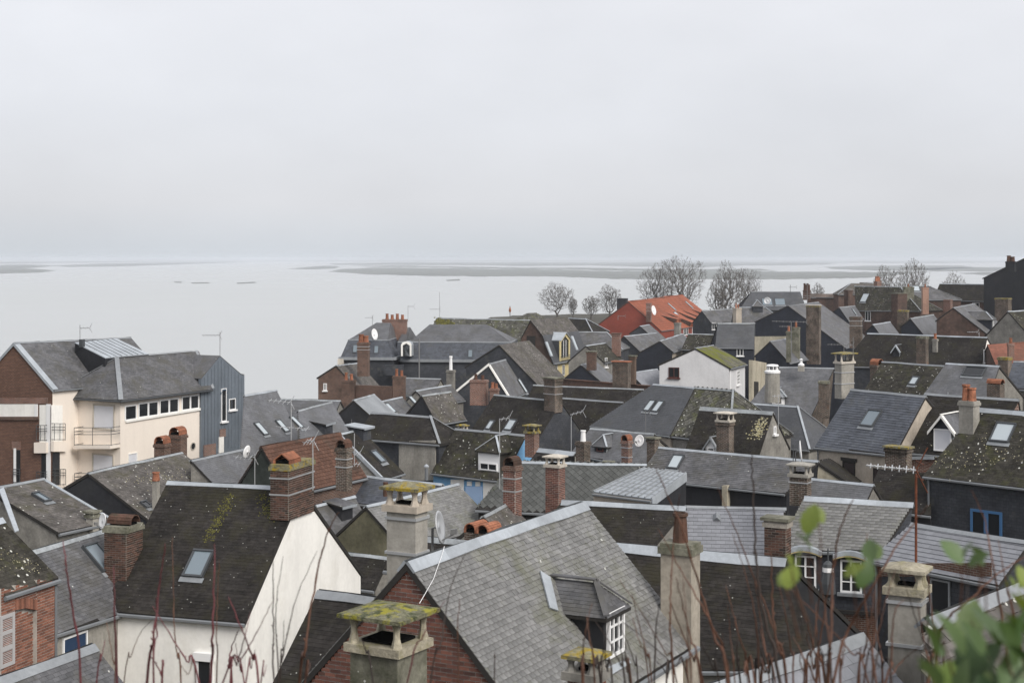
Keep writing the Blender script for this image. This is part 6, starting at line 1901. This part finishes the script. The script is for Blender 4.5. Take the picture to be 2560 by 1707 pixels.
# moss and lichen cushions
clumps('white', ((578, 1238), (520, 1350), 8), 320, .035, 'moss_clump', 1)
clumps('white', ((655, 1235), (678, 1300), 9), 150, .035, 'moss_clump', 2)
clumps('moss_gable', ((1906, 1048), (1890, 1092), 9), 160, .07, 'lichen_clump', 3, 'lichen')
clumps('long_moss', ((1096, 800), (1122, 812), 7), 200, .2, 'moss_clump', 4)
clumps('big_right', ((2350, 1160), (2540, 1120), 45), 150, .035, 'lichen_clump', 5, 'lichen')
clumps('left_brick', ((0, 1390), (100, 1425), 20), 90, .022, 'lichen_clump', 6, 'lichen')
clumps('black_gable', ((330, 1200), (480, 1190), 22), 110, .04, 'lichen_clump', 7, 'lichen')

# more windows on the walls seen between the roofs
for hk, fc, x, y, w, hh in (('s_moss', 'front', 1515, 906, .9, 1.1), ('navy_block', 'front', 1850, 880, .8, .9), ('brick_rear', 'A', 813, 967, .35, .7), ('white_barge', 'front', 2440, 768, 1.2, 1.5), ('brick_hip', 'front', 2170, 790, 1.1, 1.6),
                           ('brown_gable', 'front', 2500, 868, .8, 1.1), ('long_dark', 'B', 2462, 890, .6, 1.2), ('moss_gable', 'B', 1936, 1075, .35, .5), ('s_far_a', 'front', 1785, 815, 1.0, 1.2)):
    window(hk, fc, x, y, w, hh)

# rainwater pipes at the eave corners of the nearer houses
for hk, end in (('white', 'A'), ('left_grey', 'A'), ('front', 'B'), ('blue_right', 'A'), ('big_right', 'A'), ('right_long', 'A'), ('hip_mid', 'A'), ('white_mid', 'A')):
    h = HOUSES[hk]
    e = h.ea if end == 'A' else h.eb
    sg = 1 if end == 'A' else -1
    q = e + h.n * .12 + h.uh * sg * .15 - Z * .15
    w_ = e - h.n * -.02 + h.uh * sg * .15 + h.n * .05
    MB().tube([q, Vector((w_.x, w_.y, q.z - .35)), Vector((w_.x, w_.y, h.base))], .045, 6).build('downpipe', 'gutter' if hk != 'white_mid' else 'white_gloss', h.T)
# ------------------------------------------------------------------ aerials, dishes and other rooftop things
antenna('aerial with dark panel on the apartment building ridge', 200, 812, 860, 110, [(820, 200, 224, 5, 0)])
antenna('yagi aerial at the tip of the blue metal gable', 550, 830, 892, 113, [(838, 506, 549, 9, 0)])
antenna('tall thin mast aerial behind the mansard roof', 1099, 730, 800, 196, [(773, 1074, 1099, 5, 0)])
antenna('small aerial by the four-pot chimney', 1020, 764, 805, 188, [(766, 1020, 1034, 3, 0)])
antenna('aerial above the white dish on the mansard building', 931, 788, 835, 180, [(794, 912, 931, 5, 0)])
antenna('white mast aerial standing on the clay tile roof', 728, 998, 1120, 76, [(1000, 668, 727, 10, 6), (1066, 690, 775, 8, 6)], r=.025, mat='alu')
antenna('white lattice aerial beside the big strapped chimney', 782, 1105, 1225, 53, [(1107, 758, 784, 6, -6), (1100, 770, 782, 4, 3)], r=.022, mat='alu')
antenna('aerial with long boom left of the clay tile gable', 637, 1135, 1222, 72, [(1142, 585, 636, 9, 1)], mat='alu')
antenna('small aerial on the slope beside the clay tile chimney', 886, 1083, 1165, 74, [(1136, 884, 900, 4, -4), (1160, 884, 900, 4, 0)], mat='alu')
antenna('thin mast in front of the blue painted house', 1249, 1046, 1222, 70, [(1048, 1249, 1272, 4, -3)], r=.02, mat='alu')
antenna('tall mast beside the chimney with white cowl', 1428, 1040, 1135, 84, [(1037, 1425, 1457, 6, -9)], r=.022, mat='alu')
antenna('thin mast on the brown speckled slope', 879, 1048, 1130, 90, [], r=.016, rake=False)
antenna('short mast below the pair of skylights', 1614, 1028, 1082, 100, [(1030, 1606, 1622, 3, 0)])
antenna('aerial mast in front of the white hipped dormer', 1946, 988, 1072, 94, [(990, 1930, 1955, 5, 0)], mat='alu')
antenna('double yagi aerial against the big navy gable', 1978, 805, 905, 168, [(803, 1930, 2015, 10, 2), (816, 1948, 1978, 5, 0)], r=.04)
antenna('aerial on the roof above the brick chimney stacks', 2110, 862, 915, 132, [(861, 2068, 2132, 8, 1)], r=.03)
antenna('thin mast rising from the lichen-capped chimney', 2133, 843, 905, 88, [], r=.02, rake=False)
antenna('aerial over the navy gable ridge', 2018, 712, 762, 222, [(740, 2005, 2036, 5, 0), (745, 1996, 2040, 4, 0)], r=.04)
antenna('far aerial above the plain grey-green roof', 1976, 712, 730, 325, [(718, 1972, 1990, 3, 0)], r=.06)
antenna('aerial on the red gable wall', 1545, 788, 800, 298, [(790, 1545, 1562, 4, 0)], r=.06)
antenna('tall rusty pole with yagi aerial on the concrete chimney', 2290, 1184, 1660, 23.4, [(1163, 2165, 2290, 14, 12)], r=.02, mat='rust', el=.42)
antenna('thin black mast beside the edge-on white dish', 1983, 1112, 1152, 64, [], r=.02, rake=False, mat='metal_dark')
antenna('thin aerial on the brown-red gable house', 2448, 830, 845, 170, [(830, 2418, 2444, 6, 0)], r=.03, mat='alu')
antenna('fallen wire aerial on the mossy roof behind the orange pots', 2370, 980, 1012, 82, [(1008, 2368, 2400, 5, 2)], r=.015, mat='alu')
# lying white aerials on the zinc roof
def grid_aerial():
    b = P(1545, 1255, 75)
    T = thing('aerial', 'white grid panel aerial with yagi over the zinc roof', 'aerial', b, 'television aerials on the roofs')
    MB().tube([b, P(1540, 1190, 75)], .02, 6).build('mast', 'alu', T)
    m = MB()
    q = lambda x, y: P(x, y, 75)
    for a, c in (((1518, 1210), (1532, 1188)), ((1530, 1213), (1541, 1189)), ((1541, 1215), (1552, 1192)), ((1518, 1210), (1541, 1215)), ((1532, 1188), (1552, 1192)), ((1525, 1199), (1547, 1203))):
        m.tube([q(*a), q(*c)], .022, 5)
    m.build('grid_panel', 'white_gloss', T)
    y = MB(); y.tube([q(1548, 1212), q(1580, 1204)], .016, 5)
    for i in range(6):
        x = 1550 + i * 5; yy = 1211 - i * 1.3
        y.tube([q(x - 2, yy - 6), q(x + 2, yy + 6)], .01, 4)
    y.build('yagi', 'white_gloss', T)
grid_aerial()
dish('white dish on the mansard slope', 935, 836, 179, .62, (.9, -.5, .2))
dish('white dish beside the left chimney of the white house', 259, 1302, 53, .26, (-.75, -.62, .15))
dish('large grey dish behind the concrete chimney of the front house', 1094, 1318, 28.5, .29, (.96, -.2, .16), mat='alu', pole=.9)
dish('white mesh dish on the smooth grey roof with pointed dormer', 1599, 1102, 90, .34, (-.6, -.7, .3))
dish('dish with white rim on the plain grey roof by the tile gable', 619, 1130, 72, .3, (-.85, .35, .2))
dish('edge-on white dish behind the right-hand capped chimney', 1998, 1128, 63, .42, (.97, -.2, .1), arm=False)
dish('small white dish on the slate-hung wall of the dormered house', 2481, 858, 172, .45, (.9, -.4, .1))
dish('grey dish on the red roof chimney', 1633, 776, 296, .9, (.8, -.5, .2))
dish('round white dish right of the far grey roofs', 1918, 752, 250, .55, (-.2, -1, .2), mat='alu')
# cable from the big dish over the front roof
h = HOUSES['front']
pts = []
for (x, y, up) in ((1104, 1372, .05), (1096, 1400, .04), (1078, 1452, .03), (1058, 1488, .02), (1044, 1512, .02)):
    pts.append(hit(x, y, h.a, h.N) + h.N * (.03 + up))
T = thing('cable', 'thin white cable hanging down the front house roof', 'cable', pts[-1])
MB().tube(pts, .006, 5).build('wire', 'white_gloss', T)
# chimney flue pipe by the concrete panel
def flue(label, x, y0, y1, d, r, mat, cap=True):
    b = P(x, y1, d); t = P(x, y0, d)
    T = thing('flue_pipe', label, 'pipe', b)
    MB().lathe(b, [(r, 0), (r, t.z - b.z), (.01, t.z - b.z)], 10).build('pipe', mat, T)
    if cap: MB().lathe(t, [(.02, .22), (r * 1.5, .12), (r * 1.5, .06), (r, .05)], 10).build('cowl', 'zinc', T)
flue('thin metal flue with cowl below the concrete panel wall', 1066, 1170, 1200, 80, .09, 'gutter')
flue('slim black-tipped pole in front of the mansard wall', 1048, 845, 950, 160, .07, 'metal_grey', False)
flue('short red clay pipe beside the yellow-capped chimney', 964, 1205, 1240, 60, .1, 'clay_tile', False)
# street lamp in the gap by the arched windows
b = P(2070, 1580, 47)
T = thing('street_lamp', 'black street lamp with white band below the arched windows', 'street lamp', Vector((b.x, b.y, ground(b.x, b.y))))
MB().tube([Vector((b.x, b.y, ground(b.x, b.y))), P(2070, 1490, 47)], .06, 8).build('post', 'metal_dark', T)
t = P(2070, 1490, 47)
MB().lathe(t, [(.1, 0), (.24, .1), (.22, .4), (.15, .75)], 10).build('lantern', 'metal_dark', T)
MB().lathe(t + Z * .76, [(.17, 0), (.17, .14)], 10).build('light_band', 'white_gloss', T)
MB().lathe(t + Z * .9, [(.17, 0), (.15, .1), (.07, .18), (.03, .2), (.025, .55), (.01, .6)], 10).build('finial', 'metal_dark', T)
# finial with flag on the hipped roof behind
q = P(1275, 782, 203)
T = thing('roof_finial', 'small red finial on the lichened hipped roof ridge', 'finial', q - Z * .5)
MB().tube([q - Z * .5, q + Z * .9], .05, 5).build('spike', 'metal_dark', T)
MB().lathe(q - Z * .05, [(.02, 0), (.18, .35), (.1, .7), (.02, .9)], 8).build('ornament', 'clay_orange', T)
# ------------------------------------------------------------------ shrubs in front of the camera
def spline(pts, k=6):
    out = []
    n = len(pts)
    for i in range(n - 1):
        p0 = pts[max(i - 1, 0)]; p1 = pts[i]; p2 = pts[i + 1]; p3 = pts[min(i + 2, n - 1)]
        for j in range(k):
            t = j / k
            out.append(.5 * ((2 * p1) + (p2 - p0) * t + (2 * p0 - 5 * p1 + 4 * p2 - p3) * t * t + (3 * p1 - p0 - 3 * p2 + p3) * t ** 3))
    out.append(pts[-1])
    return out

def stem(T, pp, d, wpx, mat, seed, side=True):
    """twig from its tip down; pp = picture points, wpx = thickness at the foot of the picture"""
    r = random.Random(seed)
    pts = []
    dd = d
    for i, (x, y) in enumerate(pp):
        pts.append(P(x, y, dd + r.uniform(-.1, .1)))
    last = pts[-1]; dv = (pts[-1] - pts[-2]).normalized()
    gz = ground(last.x, last.y)
    if gz < last.z:
        L_ = last.z - gz
        pts.append(last + Vector((dv.x * L_ * .25, dv.y * .1, -L_ * .5)))
        pts.append(last + Vector((dv.x * L_ * .3, 0, -L_ - .1)))
    c = spline(pts, 7)
    base = wpx / 2 * d / F * .74
    n = len(c)
    tot = n - 1
    rad = []
    q = []
    for i, p in enumerate(c):
        t = i / tot
        rr = base * (.32 + .75 * min(1, t * 1.5))
        if i % 5 == 2: rr *= 1.22
        rad.append(rr); q.append(p + Vector((r.gauss(0, 1), r.gauss(0, .4), 0)) * base * .35)
    rad[0] *= .5
    m = MB().tube(q, rad, 7)
    # buds and short side shoots
    for i in range(3, n - 8):
        if r.random() < .14:
            a = r.choice((-1, 1))
            L_ = base * r.uniform(1.6, 3.2)
            dvv = (q[i - 1] - q[i + 1]).normalized()
            tip = q[i] + (dvv * .8 + Vector((a * .6, r.gauss(0, .3), 0))).normalized() * L_
            m.tube([q[i], (q[i] + tip) * .5 + Vector((a * base * .5, 0, 0)), tip], [rad[i] * .55, rad[i] * .6, rad[i] * .2], 5)
    return m.build('stem', mat, T, smooth=True)

def shrub(label, stems, d, mat, seed, group=None, name='shrub'):
    x = sum(s[0][-1][0] for s in stems) / len(stems)
    f = P(x, 1707, d)
    T = thing(name, label, 'shrub', Vector((f.x, f.y, ground(f.x, f.y))), group)
    for i, s in enumerate(stems):
        stem(T, s[0], d + s[3] if len(s) > 3 else d, s[1], s[2] if len(s) > 2 and s[2] else mat, seed * 37 + i)
    return T

shrub('shrub with dark red bare stems at the lower left', [
    ([(158, 1349), (163, 1400), (180, 1520), (204, 1712)], 8), ([(284, 1410), (286, 1520), (291, 1712)], 9), ([(414, 1356), (398, 1470), (383, 1600), (366, 1712)], 10),
    ([(391, 1490), (392, 1580), (384, 1712)], 8), ([(538, 1358), (534, 1480), (530, 1600), (527, 1712)], 10), ([(263, 1597), (252, 1650), (241, 1712)], 6, None, .6)], 6.0, 'twig_red', 1)
shrub('shrub with thin brown twigs before the white house wall', [
    ([(431, 1342), (433, 1450), (435, 1555), (443, 1640), (452, 1712)], 5), ([(549, 1395), (543, 1500), (541, 1600), (541, 1712)], 5), ([(385, 1544), (352, 1580), (327, 1640), (309, 1712)], 4),
    ([(266, 1552), (276, 1610), (284, 1660), (286, 1712)], 4), ([(447, 1655), (470, 1685), (490, 1712)], 4)], 6.4, 'twig_brown', 2)
shrub('tangle of red twigs at the foot of the white gable', [
    ([(627, 1526), (612, 1590), (592, 1660), (574, 1712)], 6), ([(680, 1503), (642, 1580), (600, 1650), (556, 1712)], 6), ([(638, 1622), (627, 1670), (614, 1712)], 6),
    ([(666, 1660), (658, 1690), (652, 1712)], 5)], 5.8, 'twig_red', 3)
shrub('group of upright dark twigs crossing the cream-white gable', [
    ([(683, 1393), (683, 1480), (685, 1600), (686, 1712)], 6), ([(708, 1388), (692, 1500), (690, 1580), (696, 1712)], 5), ([(793, 1376), (750, 1470), (728, 1540), (705, 1650), (697, 1712)], 5),
    ([(847, 1280), (821, 1326), (800, 1400), (778, 1511), (761, 1634), (748, 1712)], 9, 'twig_brown'), ([(710, 1548), (707, 1620), (700, 1712)], 5), ([(776, 1655), (768, 1690), (762, 1712)], 7, 'twig_brown')], 6.2, 'twig_dark', 4)
shrub('few slanting dark twigs over the front brick gable', [
    ([(1165, 1381), (1126, 1471), (1102, 1607), (1076, 1712)], 6), ([(1150, 1495), (1144, 1580), (1145, 1712)], 6, 'twig_brown'), ([(1113, 1500), (1058, 1588), (1018, 1712)], 6, 'twig_red'), ([(903, 1593), (916, 1630), (933, 1712)], 8),
    ([(1236, 1648), (1237, 1712)], 6)], 5.6, 'twig_dark', 5)
shrub('brown twigs rising before the slated dormer and white eave wall', [
    ([(1466, 1536), (1476, 1607), (1488, 1712)], 7), ([(1540, 1600), (1560, 1650), (1575, 1712)], 6, 'twig_dark'), ([(1649, 1511), (1641, 1566), (1634, 1712)], 7, 'twig_dark'), ([(1580, 1540), (1600, 1610), (1625, 1712)], 5),
    ([(1578, 1480), (1598, 1560), (1618, 1640), (1630, 1712)], 5), ([(1700, 1640), (1715, 1680), (1722, 1712)], 5)], 5.4, 'twig_brown', 6)
shrub('tall thicket of rust-brown stems in front of the blackened roof', [
    ([(1640, 1171), (1676, 1256), (1706, 1324), (1753, 1482), (1790, 1600), (1822, 1712)], 9), ([(1700, 1235), (1686, 1330), (1677, 1480), (1675, 1560), (1684, 1712)], 7), ([(1645, 1320), (1700, 1420), (1736, 1482), (1783, 1571), (1826, 1712)], 7),
    ([(1878, 1130), (1882, 1220), (1887, 1330), (1896, 1460), (1918, 1570), (1950, 1712)], 11, 'twig_dark'), ([(1793, 1218), (1838, 1320), (1880, 1433), (1919, 1529), (1950, 1630), (1966, 1712)], 7),
    ([(1927, 1370), (1931, 1507), (1940, 1592), (1968, 1712)], 10), ([(1830, 1330), (1868, 1450), (1890, 1560), (1900, 1712)], 6), ([(1814, 1460), (1840, 1560), (1868, 1650), (1888, 1712)], 7),
    ([(1690, 1440), (1708, 1520), (1728, 1600), (1752, 1712)], 7), ([(1900, 1570), (1915, 1640), (1940, 1712)], 6), ([(1806, 1580), (1812, 1650), (1815, 1712)], 4)], 5.0, 'twig_brown', 7)

def thicket(label, x0, x1, count, ytop, d, seed, mats):
    r = random.Random(seed); st = []
    for i in range(count):
        xb = r.uniform(x0, x1); yt = r.uniform(*ytop); ln = r.gauss(-.22, .28) * (1712 - yt)
        cv = r.gauss(0, 7)
        st.append(([(xb + ln, yt), (xb + ln * .62 + cv, yt + (1712 - yt) * .35), (xb + ln * .25 + cv, yt + (1712 - yt) * .7), (xb, 1712)], r.uniform(4.5, 8.5), r.choice(mats), r.uniform(-.7, .9)))
    return shrub(label, st, d, mats[0], seed)
thicket('dense low thicket of thin brown twigs at the bottom right of centre', 1690, 2020, 16, (1420, 1640), 5.2, 31, ['twig_brown', 'twig_brown', 'twig_dark'])
thicket('thin rust-coloured twigs around the concrete chimney with the rusty pole', 2040, 2360, 15, (1380, 1640), 4.9, 32, ['twig_brown', 'twig_brown', 'twig_dark'])
thicket('scattered fine twigs below the front house eave', 1430, 1690, 9, (1500, 1660), 5.6, 33, ['twig_brown', 'twig_dark'])
thicket('short dark red twigs along the lower left edge', 380, 760, 5, (1480, 1640), 6.1, 34, ['twig_red', 'twig_red', 'twig_dark'])

# ------------------------------------------------------------------ bramble with green leaves
def leaf_mesh(r, L_, W_):
    """oval toothed leaf, folded a little along the midrib"""
    v = []; f = []
    N_ = 9
    for i in range(N_ + 1):
        t = i / N_
        w = W_ * (math.sin(math.pi * min(1, t * .96 + .02)) ** .75) * (1 - .25 * t) * (1.12 if i % 2 else .93)
        y = L_ * t; z = -.18 * L_ * (t - .4) ** 2
        v += [(-w, y, z + w * .28), (0, y, z), (w, y, z + w * .28)]
    for i in range(N_):
        a = i * 3
        f += [[a, a + 1, a + 4, a + 3], [a + 1, a + 2, a + 5, a + 4]]
    return v, f

LEAFM = {}
def leaf(T, x, y, d, size, mat, seed):
    r = random.Random(seed)
    key = (mat, seed % 4)
    if key not in LEAFM:
        v, f = leaf_mesh(r, 1.0, .34 + .06 * (seed % 4) / 4)
        me = bpy.data.meshes.new('leaf'); me.from_pydata(v, [], f); me.materials.append(MAT[mat])
        me.polygons.foreach_set('use_smooth', np.ones(len(me.polygons), dtype=bool)); me.update()
        LEAFM[key] = me
    o = bpy.data.objects.new('leaf', LEAFM[key]); COL.objects.link(o)
    o.parent = T
    s = size * 1.18 * d / F
    o.scale = (s, s, s)
    o.rotation_euler = (math.radians(r.uniform(35, 85)), math.radians(r.uniform(-35, 35)), math.radians(r.uniform(-120, 120)))
    c = P(x, y, d)
    o.location = c - T.location - (o.rotation_euler.to_matrix() @ Vector((0, s * .5, 0)))
    return c

br = shrub('bramble with rust-brown canes and blurred green leaves at the lower right', [
    ([(2027, 1390), (2057, 1486), (2074, 1614), (2080, 1712)], 7), ([(2134, 1245), (2098, 1334), (2084, 1440), (2078, 1600), (2070, 1712)], 11), ([(2321, 1262), (2283, 1310), (2236, 1374), (2179, 1469), (2124, 1571), (2082, 1712)], 9),
    ([(2428, 1225), (2460, 1296), (2480, 1400), (2500, 1520), (2520, 1712)], 8), ([(2590, 1372), (2491, 1437), (2432, 1491), (2366, 1550), (2330, 1640), (2320, 1712)], 10), ([(2300, 1616), (2258, 1648), (2226, 1690), (2210, 1712)], 7),
    ([(2262, 1498), (2240, 1520), (2231, 1580), (2226, 1712)], 7), ([(2168, 1626), (2200, 1665), (2230, 1712)], 8, 'twig_dark'), ([(2154, 1618), (2150, 1712)], 7), ([(2362, 1600), (2358, 1712)], 11), ([(2515, 1465), (2535, 1560), (2545, 1712)], 8),
    ([(2496, 1345), (2508, 1420), (2540, 1560), (2560, 1712)], 6), ([(2220, 1560), (2200, 1630), (2180, 1712)], 7, 'twig_dark'), ([(2113, 1600), (2105, 1660), (2100, 1712)], 9), ([(2170, 1330), (2160, 1420), (2168, 1560), (2190, 1712)], 7), ([(2240, 1420), (2215, 1500), (2190, 1600), (2160, 1712)], 6),
    ([(2030, 1270), (2018, 1340), (1998, 1400), (1988, 1480), (2010, 1600), (2030, 1712)], 4, 'twig_dark', -1.6), ([(2400, 1380), (2420, 1440), (2410, 1560), (2400, 1712)], 5, 'twig_dark', -1.6), ([(2450, 1400), (2445, 1500), (2430, 1712)], 5, 'twig_dark', -1.6)], 4.4, 'twig_brown', 8, name='bramble')
LV = [(2026, 1296, 66, 'leaf_yellow'), (2010, 1350, 52, 'leaf_green'), (1998, 1394, 46, 'leaf_yellow'), (1978, 1440, 60, 'leaf_yellow'), (2176, 1374, 62, 'leaf_pale'), (2126, 1410, 56, 'leaf_yellow'), (2163, 1430, 62, 'leaf_green'),
      (2380, 1378, 64, 'leaf_pale'), (2446, 1397, 54, 'leaf_green'), (2420, 1372, 44, 'leaf_pale'), (2556, 1440, 50, 'leaf_yellow'), (2545, 1505, 60, 'leaf_yellow'), (2530, 1452, 26, 'leaf_yellow'),
      (2375, 1580, 110, 'leaf_green'), (2465, 1560, 110, 'leaf_pale'), (2525, 1610, 130, 'leaf_green'), (2430, 1640, 120, 'leaf_dark'), (2326, 1680, 80, 'leaf_pale'), (2380, 1695, 110, 'leaf_yellow'), (2530, 1690, 120, 'leaf_pale'),
      (2480, 1700, 110, 'leaf_dark'), (2430, 1590, 90, 'leaf_green'), (2560, 1560, 100, 'leaf_green'), (2330, 1600, 70, 'leaf_green'), (2470, 1650, 100, 'leaf_dark'), (2570, 1660, 110, 'leaf_dark'), (2410, 1700, 100, 'leaf_green')]
for i, (x, y, s, mt) in enumerate(LV):
    d = 2.4 if s < 70 else 2.1
    d += RND.uniform(-.25, .25)
    leaf(br, x, y, d, s, mt, i)
    for k in range(1):
        mt2 = RND.choice(('leaf_green', 'leaf_dark', mt, 'leaf_pale')) if s >= 80 else mt
        q = (x + RND.uniform(-48, 48) * (1 if s >= 80 else .5), y + RND.uniform(-30, 40) * (1 if s >= 80 else .5))
        leaf(br, q[0], q[1], d + RND.uniform(.05, .25), s * RND.uniform(.55, .9), mt2, i + 50 * (k + 1))
        a = P(q[0], q[1], d + .15); b = P(x + 20, min(y + 160, 1730), d + .2)
        MB().tube([a, (a + b) * .5 + Vector((RND.gauss(0, .01), 0, .01)), b], [.0009, .0013, .0018], 5).build('leaf_stalk', 'twig_brown', br)

# ------------------------------------------------------------------ haze over the estuary
hz = bpy.data.materials.new('haze'); hz.use_nodes = True
t = hz.node_tree
for n_ in list(t.nodes): t.nodes.remove(n_)
o_ = t.nodes.new('ShaderNodeOutputMaterial'); pv = t.nodes.new('ShaderNodeVolumePrincipled')
pv.inputs['Color'].default_value = (.9, .94, 1.0, 1)
pv.inputs['Density'].default_value = 1.45e-4
pv.inputs['Anisotropy'].default_value = .3
t.links.new(pv.outputs[0], o_.inputs['Volume'])
MAT['haze'] = hz
m = MB().box((0, 20300, 15.5), (1, 0, 0), (0, 1, 0), Z, 27000, 20800, 20.5)
props(m.build('haze', 'haze'), kind='stuff')
